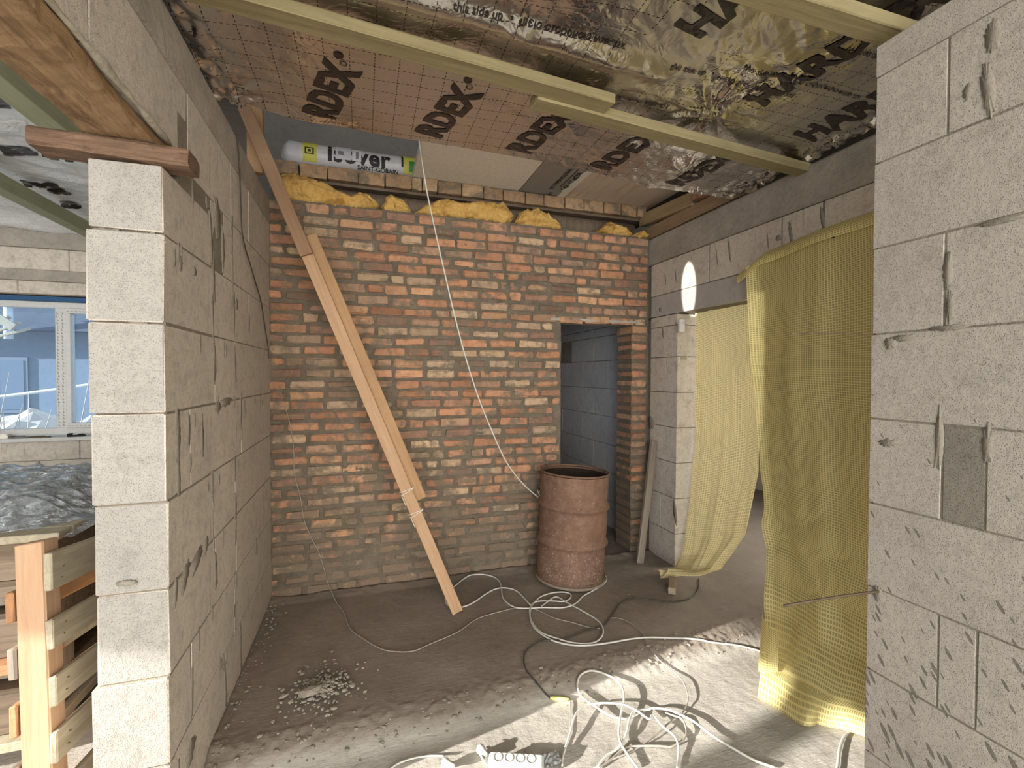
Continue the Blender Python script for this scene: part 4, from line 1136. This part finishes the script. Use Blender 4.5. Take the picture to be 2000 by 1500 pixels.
# ================================================================== YELLOW CURTAINS
def lerp_tab(tab, t):
    for (a, p), (b, q) in zip(tab, tab[1:]):
        if t <= b: 
            s = (t-a)/(b-a); s = s*s*(3-2*s)*.4+s*.6
            return Vector(p).lerp(Vector(q), s)
    return Vector(tab[-1][1])
cv = thing('yellow_curtain', 'bright yellow reinforced film curtain hanging beside the near right wall', 'curtain', (2.3, 1.8, 0))
CL = [(0, (2.475, 2.50, 2.42)), (.12, (2.465, 2.475, 2.15)), (.28, (2.46, 2.45, 1.80)), (.45, (2.46, 2.40, 1.45)), (.60, (2.45, 2.355, 1.12)), (.74, (2.44, 2.315, .80)), (.88, (2.40, 2.27, .42)), (.925, (2.33, 2.20, .24)), (.955, (2.16, 2.05, .13)), (1, (1.95, 1.875, .018))]
CR = [(0, (2.48, 1.30, 2.50)), (.5, (2.46, 1.30, 1.3)), (.86, (2.42, 1.30, .48)), (.93, (2.38, 1.31, .22)), (1, (2.31, 1.36, .03))]
def curt(u, v):
    a, b = lerp_tab(CL, v), lerp_tab(CR, v)
    p = a.lerp(b, u)
    low = sstep(.90, .99, v)
    fold = .016*math.sin(u*13+1.2*math.sin(v*3))*(1-.45*low)+.004*math.sin(u*41+v*2.5)*(1-low)+.012*N(u*6, v*7, 1)
    edge = .035*math.exp(-(u/.035)**2)
    p.x += fold*(.4+.6*min(1, v*4))-edge*(1-low)
    p.z += low*(.03*(N(u*4, v*7, 4)+.3)+.012*math.sin(u*9))*(1-sstep(.985, 1, v)*.7)
    cr = sstep(.55, .8, v)*(1-low)
    p.x += cr*.035*(1-2*abs(N(u*2.5+v*6, v*9-u*2, 6)))
    if v > .97: p += Vector((-.05*math.sin(u*math.pi*1.2+.2)*low, -.09*math.sin(min(1, u*2.2)*math.pi)*low, 0))
    f_ = fz(p.x, p.y)+.008
    if p.z < f_: p.z = f_+.003*N(u*30, v*30)
    return p-cv.location
def curt_uv(u, v): return (u*1.28, v*3.05)
grid('sheet', 110, 260, curt, FILM, cv, True, curt_uv)
def hem(u, v):
    y = 2.575-1.255*u; z = 2.425+.080*sstep(0, .16, u)+.055*u-.100*v*(1-.15*u)-.012*math.sin(u*9)*(1-u)
    x = 2.512-.055*v-.035*math.sin(math.pi*v*.9)-.010*math.sin(u*17)*v
    return Vector((x, y, z))-cv.location
o = grid('folded_hem', 60, 12, hem, FILM, cv, True, lambda u, v: (u*1.28, v*.14)); o['label'] = 'folded top hem nailed to the blocks'
# triangular fold flap at the foot
def flap(u, v):
    A, B, Cc, D = Vector((2.31, 2.20, .30)), Vector((2.14, 1.93, .285)), Vector((2.04, 1.97, .085)), Vector((2.10, 1.90, .11))
    p = A.lerp(B, u).lerp(Cc.lerp(D, u), v)
    p.x -= .045*math.sin(u*math.pi)*(1-v*.3); return p-cv.location
o = grid('fold_flap', 24, 16, flap, FILM, cv, True, lambda u, v: (u*.3+.07, v*.3))
tube('nail_spot', [Vector((2.46, 1.905, 2.45))-cv.location, Vector((2.445, 1.905, 2.452))-cv.location], .006, HOLE, cv, 2, 6)

cf = thing('pale_curtain', 'pale yellow film curtain trailing out of the doorway onto the floor', 'curtain', (2.6, 3.0, .06))
def P_(x, px, py): return tuple(at('X', x, px, py))
FL_ = [(0, P_(2.70, 1357, 600)), (.2, P_(2.69, 1358, 720)), (.45, P_(2.66, 1353, 880)), (.66, P_(2.60, 1338, 1010)), (.80, P_(2.53, 1327, 1085)), (.90, P_(2.40, 1312, 1118)), (1, (2.235, 3.21, .085))]
FR_ = [(0, P_(2.70, 1484, 560)), (.25, P_(2.70, 1489, 700)), (.42, P_(2.69, 1490, 800)), (.58, P_(2.66, 1484, 920)), (.74, P_(2.58, 1455, 1045)), (.86, P_(2.50, 1405, 1112)), (.94, P_(2.43, 1365, 1122)), (1, (2.29, 3.03, .15))]
def curt2(u, v):
    p = lerp_tab(FL_, v).lerp(lerp_tab(FR_, v), u)
    low = sstep(.82, 1, v)
    p.x += (.018*math.sin(u*16+v*4)+.010*math.sin(u*41-v*7)+.014*(1-2*abs(N(u*4+v*2, u*9-v*5, 3))))*(.25+.75*min(1, v*3))*(1-.5*low)
    p.z += low*(.03*math.sin(u*9+1)+.02*N(u*8, v*8, 2))
    f_ = fz(p.x, p.y)+.012
    if p.z < f_: p.z = f_
    return p-cf.location
grid('sheet', 90, 190, curt2, FILM2, cf, True, lambda u, v: (u*.85, v*2.35))
bp = on_floor(1312, 1160, .0)
wbk = beam('wood_block', bp+Vector((-.015, -.02, .03)), bp+Vector((.12, .15, .03)), .055, .05, W_BLOCK, None, (0, 0, 1), .004, .002)
tag(wbk, 'small wooden block weighing down the tail of the pale curtain', 'block')

# ================================================================== SMALL FIXTURES
p = at('X', XR-.03, 1331, 636)
V, Fc = lathe([(0, -.055), (.020, -.055), (.027, -.048), (.027, .0), (.0285, .002), (.0285, .006), (.027, .008), (.027, .045), (.022, .050), (0, .050)], 24)
lh = mk('lamp_holder', V, Fc, plain('white_lamp_plastic', (.82, .80, .75), .4), None, True); lh.location = (p.x, p.y, p.z)
tag(lh, 'white plastic cylinder hanging at the lintel beside the doorway', 'lamp holder')
for q, lb in (((XN+.02, 1.198, 1.838), 'thin rusty rod sticking out of the near wall at eye height'), ((XN+.01, 1.16, .925), 'thick rusty rod sticking out of the near wall low down')):
    hi = 'eye' in lb
    e = Vector((1.375, 1.21, 1.832)) if hi else at('Y', 1.24, 1531, 1183)
    tag(mk('steel_rod', *tube_geo(spline([Vector(q), Vector(q).lerp(e, .5)+Vector((0, 0, .003)), e], 6), .0022 if hi else .0048, 8), IRON, None, True), lb, 'rod')
pw = at('X', XR+.05, 1338, 699)
tag(cbox('foil_scrap', (pw.x-.03, pw.x+.05, 3.316, 3.324, pw.z-.012, pw.z+.012), plain('foil_scrap_silver', (.6, .6, .6), .3, .8), None, .002, .003, True), 'scrap of foil tucked in the joint of the door jamb', 'scrap')

# ================================================================== CABLES
def fl(pts, r): return [on_floor(x, y, r)+Vector((0, 0, r*1.0)) for x, y in pts]
def cable(name, pts, r, mat, label, lift=None, n=7):
    P = fl(pts, r)
    if lift:
        for i, h in lift.items(): P[i].z += h*.42; 
    o = tube(name, P, r, mat, None, n, 7)
    return tag(o, label, 'cable')
Z3 = lambda *q: [(860+x*.2, 1100+y*.2) for x, y in q]
cable('floor_cable', Z3((1600, 115), (1625, 160), (1590, 215), (1500, 270), (1400, 325), (1340, 385), (1280, 420), (1180, 442), (1000, 440), (860, 448), (740, 440), (660, 400), (610, 340), (595, 250), (580, 190), (530, 145), (450, 120), (370, 115), (290, 125), (220, 165), (160, 215))
      + Z3((95, 268), (50, 340), (70, 410), (150, 437), (240, 428), (340, 380), (440, 310), (540, 258), (640, 248), (740, 275), (810, 340), (880, 415)), .0052, CABLE, 'white cable looping from the drum around the foot of the leaning plank')
cable('coil_cable', Z3((985, 432), (1050, 380), (1130, 335), (1210, 375), (1280, 415), (1400, 480), (1540, 570), (1590, 660), (1560, 745), (1470, 790), (1300, 785), (1130, 740), (980, 680), (895, 580), (870, 480), (890, 410), (950, 380), (1080, 375), (1210, 380), (1270, 345), (1265, 305), (1190, 288), (1080, 300), (980, 335), (905, 405), (880, 470), (880, 560), (920, 640), (1010, 715), (1130, 775), (1290, 808), (1450, 810), (1650, 785), (1850, 750), (2000, 735))
      + [(1290, 1247), (1359, 1250), (1390, 1256), (1440, 1262), (1480, 1272), (1500, 1279)], .0052, CABLE, 'white cable coiled in front of the drum and running to the near curtain')
K = lambda *q: [(860+x*.43, 1060+y*.43) for x, y in q]
cable('black_cable', K((1175, 165), (1172, 215), (1130, 255), (1060, 268), (960, 262), (880, 255), (820, 275), (795, 310), (770, 345), (740, 380), (660, 405), (560, 440), (460, 450), (395, 490), (380, 530), (390, 580), (430, 630), (470, 680), (500, 710)), .0042, CABLE_K, 'black cable snaking from the pale curtain to the yellow joint')
cable('thin_grey_cable', K((765, 345), (810, 345), (860, 365), (915, 410), (940, 460), (990, 530), (1050, 585), (1100, 640), (1125, 710), (1115, 755), (1090, 790)), .0030, CABLE_G, 'thin grey cable crossing the shadow edge into the sun', {5: .0, 6: .012, 7: .03, 8: .028, 9: .015})
D4 = lambda *q: [(380+x*.33, 1060+y*.33) for x, y in q]
P = [at('Y', YB-.012, *q) for q in ((556, 792), (563, 815), (570, 847), (574, 885), (575, 927), (586, 968), (594, 1015), (608, 1050), (623, 1079), (632, 1108), (641, 1140))] + fl(D4((840, 355), (880, 410), (920, 510), (990, 565), (1080, 620), (1160, 645), (1290, 645), (1400, 600), (1560, 530), (1680, 450), (1850, 400)) + K((330, 302), (410, 300), (450, 312), (520, 345), (600, 365), (680, 388), (725, 392)), .0035)
tag(tube('dusty_cord', P, .0034, CABLE_G, None, 7, 6), 'dusty cord hanging down the brick wall and lying across the floor', 'cord')
P = [at('X', XL+.012, *q) for q in ((463, 262), (468, 330), (472, 440), (478, 480), (490, 520), (500, 555), (510, 590), (517, 635), (524, 680), (525, 700))]
P[0] = at('X', XL+.016, 463, 262)
tag(tube('wall_wire', P, .0038, CABLE_K, None, 6, 6), 'dark wire running down the left block wall to the brick corner', 'wire')
# hanging white cable
C0 = Vector((.372, 3.225, 3.285)); C1 = Vector((1.285, 3.56, .75))
hp = []
for i, (px, py) in enumerate(((818, 273), (824, 315), (835, 380), (852, 460), (870, 540), (890, 625), (910, 700), (934, 775), (960, 840), (985, 895), (1010, 932), (1034, 957), (1056, 973))):
    t = i/12; Y = C0.y+(3.60-C0.y)*t
    hp.append(at('Y', Y, px, py))
hp += [Vector((1.40, 3.66, .72)), Vector((1.52, 3.69, .60))]
tag(tube('hanging_cable', hp, .0055, CABLE, None, 6, 7), 'white cable hanging from the white foam board down behind the drum', 'cable')
# sunlit tangle
Q = lambda *q: [(860+x*.22, 1280+y*.22) for x, y in q]
def lifted(P, f): return P
cable('tangled_cable', Q((1390, 1010), (1480, 900), (1580, 830), (1650, 720), (1680, 600), (1730, 525), (1850, 512)) + K((960, 770), (1010, 772), (1060, 785), (1150, 830), (1230, 890), (1330, 950), (1430, 995), (1520, 1028)), .0056, CABLE, 'white cable of the sunlit tangle running out toward the near wall',
      {3: .015, 4: .03, 5: .03, 6: .03, 7: .035, 8: .035, 9: .035, 10: .035, 11: .03, 12: .025})
cable('tangled_cable', Q((1760, 525), (1700, 555), (1600, 570), (1480, 540), (1380, 480), (1290, 420), (1240, 360), (1215, 270), (1240, 190), (1310, 148), (1390, 150), (1480, 195), (1570, 255), (1615, 330), (1630, 430), (1600, 580), (1585, 700), (1600, 800), (1660, 900), (1750, 1010)), .0056, CABLE, 'white cable of the sunlit tangle with the tall upper loop',
      {3: .012, 4: .02, 5: .02, 6: .015, 11: .02, 12: .035, 13: .045, 14: .045, 15: .035, 16: .02, 17: .02, 18: .015})
cable('tangled_cable', Q((1080, 990), (1090, 900), (1150, 720), (1200, 570), (1290, 490), (1380, 468), (1500, 465), (1620, 482), (1740, 530), (1850, 600)) + K((965, 800), (1010, 850), (1060, 890), (1080, 930), (1082, 975), (1075, 1030)), .0052, CABLE, 'white cable of the sunlit tangle bending back to the bottom edge',
      {2: .02, 3: .045, 4: .05, 5: .045, 6: .045, 7: .05, 8: .045, 9: .035, 10: .03, 11: .03, 12: .025, 13: .02})
cable('tangled_cable', Q((1400, 1010), (1520, 930), (1640, 830), (1800, 822), (1950, 820)) + K((1050, 930), (1100, 905), (1118, 870), (1100, 815), (1060, 790), (1020, 776)), .0046, CABLE_G, 'greyish cable of the sunlit tangle lying low across the middle', {3: .012, 4: .01, 6: .01, 7: .02, 8: .02})
cable('tangled_cable', Q((1360, 1010), (1500, 940), (1700, 860), (1850, 770), (1960, 690), (2010, 640)) + K((1040, 822), (1070, 803)), .0040, CABLE_G, 'thin split grey wire of the sunlit tangle', {3: .01, 4: .02, 5: .02})
cable('joined_wire', Q((1120, 398), (1150, 392), (1156, 480), (1156, 600), (1145, 700), (1110, 800), (1090, 890), (1075, 1000)), .0028, CABLE_G, 'thin grey wire running down from the yellow joint')
cable('corner_cable', [(1695, 1412), (1672, 1422), (1650, 1440), (1640, 1465), (1637, 1490), (1634, 1510)], .0065, CABLE, 'white cable curving out from under the near curtain')
jp = [on_floor(*q, .007)+Vector((0, 0, .006)) for q in Q((975, 385), (1010, 392), (1060, 398), (1110, 400), (1140, 397))]
tag(mk('taped_joint', *tube_geo(spline(jp, 5), lambda t: .003+.0085*math.sin(math.pi*min(1, .12+t*.8)), 8), YPLUG, None, True), 'yellow taped cable joint at the edge of the sunlight', 'joint')

# power strip
ps = thing('power_strip', 'white four socket power strip lying in the sun', 'power strip', (.62, 1.862, .004))
ps.rotation_euler = (math.radians(14), 0, math.atan2(-.443, .896)+.08)
cbox('body', (-.118, .118, -.034, .034, .006, .048), PLAST, ps, .010)
for i in range(4):
    cx = -.078+.047*i
    V, Fc = lathe([(.0195, .0488), (.0195, .0500), (.0170, .0500), (.0165, .0400), (0, .0400)], 24); w_ = mk('socket', V, Fc, SOCK, ps, True); w_.location = (cx, .006, 0)
    for sx in (-.0065, .0065):
        V, Fc = lathe([(0, .0404), (.0026, .0404), (.0026, .0408), (0, .0408)], 10); h_ = mk('pin_hole', V, Fc, HOLE, w_); h_.location = (sx, .001, .0002)
def plug(loc, rz, ry, label):
    t_ = thing('mains_plug', label, 'plug', loc); t_.rotation_euler = (0, ry, rz)
    V, Fc = lathe([(0, 0), (.019, 0), (.0195, .012), (.017, .022), (.011, .034), (.0075, .052), (.006, .056), (0, .056)], 20); mk('body', V, Fc, PLAST, t_, True)
    for s in (-.0095, .0095):
        V, Fc = lathe([(0, -.019), (.0022, -.018), (.0024, 0), (0, 0)], 10); o = mk('pin', V, Fc, plain('plug_pin_metal', (.6, .58, .5), .3, 1) if 'plug_pin_metal' not in MATS else MATS['plug_pin_metal'], t_, True); o.location = (s, 0, 0)
    return t_
q = on_floor(936, 1462, .02); plug((q.x, q.y, .022), math.radians(-62), math.radians(88), 'white mains plug lying beside the left end of the power strip')
q = on_floor(866, 1490, .02); plug((q.x, q.y, .022), math.radians(-40), math.radians(86), 'white mains plug at the bottom edge left of the power strip')
cable('plug_cord', [(938, 1478), (946, 1490), (956, 1500), (965, 1512)], .0042, CABLE, 'white cord of the plug beside the power strip', {0: .012, 1: .006})
cable('plug_cord', [(868, 1482), (840, 1478), (810, 1482), (780, 1492), (760, 1505)], .0040, CABLE, 'white cord running along the bottom edge from the left plug', {0: .02})
q = on_floor(1078, 1490, 0)
tag(grid('plastic_scrap', 16, 12, lambda u, v: Vector((q.x-.035+.08*u, q.y-.03+.07*v, .004+.022*abs(N(u*4, v*4, 3))+.012*math.sin(u*3.1))), plain('clear_scrap', (.45, .47, .47), .3)), 'crumpled scrap of plastic at the right end of the power strip', 'scrap')

# ================================================================== RUBBLE ON THE FLOOR
rs = random.Random(21)
c0 = on_floor(628, 1352)
crumbs = []
for i in range(420):
    a = rs.uniform(0, 6.283); d = abs(rs.gauss(0, 1))*.10
    x, y = c0.x+math.cos(a)*d*1.1, c0.y+math.sin(a)*d*1.15
    r = rs.uniform(.003, .011)
    crumbs.append(chunk((x, y, .062+max(0, .022*(1-d/.16))+r*.3), r, rs))
tag(mk('mortar_crumbs', *join(crumbs), ROCKY), 'small heap of broken mortar crumbs on the floor near the left wall', 'rubble', None, 'stuff')
big = [(606, 1366, .046, 'large flat pale mortar lump in the middle of the heap'), (553, 1368, .017, 'rounded mortar lump at the left end of the heap'), (552, 1354, .011, 'small mortar lump behind the rounded one'), (688, 1346, .018, 'flat mortar chip at the right end of the heap'), (672, 1355, .016, 'mortar chip just left of the right end chip'), (590, 1322, .014, 'mortar chip at the back left of the heap'), (648, 1278, .012, 'flat mortar chip lying behind the heap'), (634, 1297, .011, 'mortar chip between the heap and the far flat chip'), (637, 1296+6, .009, 'tiny mortar chip beside the one behind the heap'), (558, 1407, .010, 'mortar chip in front of the heap'), (745, 1459, .015, 'mortar chip alone near the bottom of the floor'), (652, 1390, .014, 'mortar chip at the front right of the heap')]
for px, py, r, lb in big:
    q = on_floor(px, py); V, Fc = chunk((0, 0, r*.3), r, rs, .5)
    o = mk('mortar_lump', V, Fc, ROCKY); o.location = (q.x, q.y, q.z+.014 if r < .04 else q.z+.03)
    tag(o, lb, 'lump', 'bigger pieces of the mortar heap')
gr = []
for i in range(300):
    x = rs.uniform(-.6, 2.5); y = ridge_y(x)+rs.gauss(-.01, .045); r = rs.choice([.003, .004, .005, .007, .011])
    gr.append(chunk((x, y, fz(x, y)+r*.3), r, rs))
for i in range(110):
    y = rs.uniform(2.2, 3.6); x = XL+abs(rs.gauss(.03, .04))+.01; r = rs.choice([.003, .005, .009]); gr.append(chunk((x, y, fz(x, y)+.02), r, rs))
for i in range(160):
    x, y = rs.uniform(-.5, 2.4), rs.uniform(1.5, 3.6); r = rs.choice([.002, .003, .004]); gr.append(chunk((x, y, fz(x, y)+r*.3), r, rs))
tag(mk('floor_grit', *join(gr), GRIT), 'loose grit and broken edge of the screed scattered over the floor', 'grit', None, 'stuff')

# added spot light standing in for reflected sun on the right lintel
gl = bpy.data.lights.new('reflected_sun_glint', 'SPOT'); gl.energy = 5200; gl.color = (1, .97, .90); gl.spot_size = math.radians(3.3); gl.spot_blend = .12; gl.shadow_soft_size = .01
go = bpy.data.objects.new('reflected_sun_glint', gl); COL.objects.link(go); go.location = (-3.4, -1.9, 1.25)
go.rotation_euler = (Vector((2.53, 3.185, 2.39))-Vector(go.location)).to_track_quat('-Z', 'Y').to_euler()
go.scale = (.30, 1, 1)
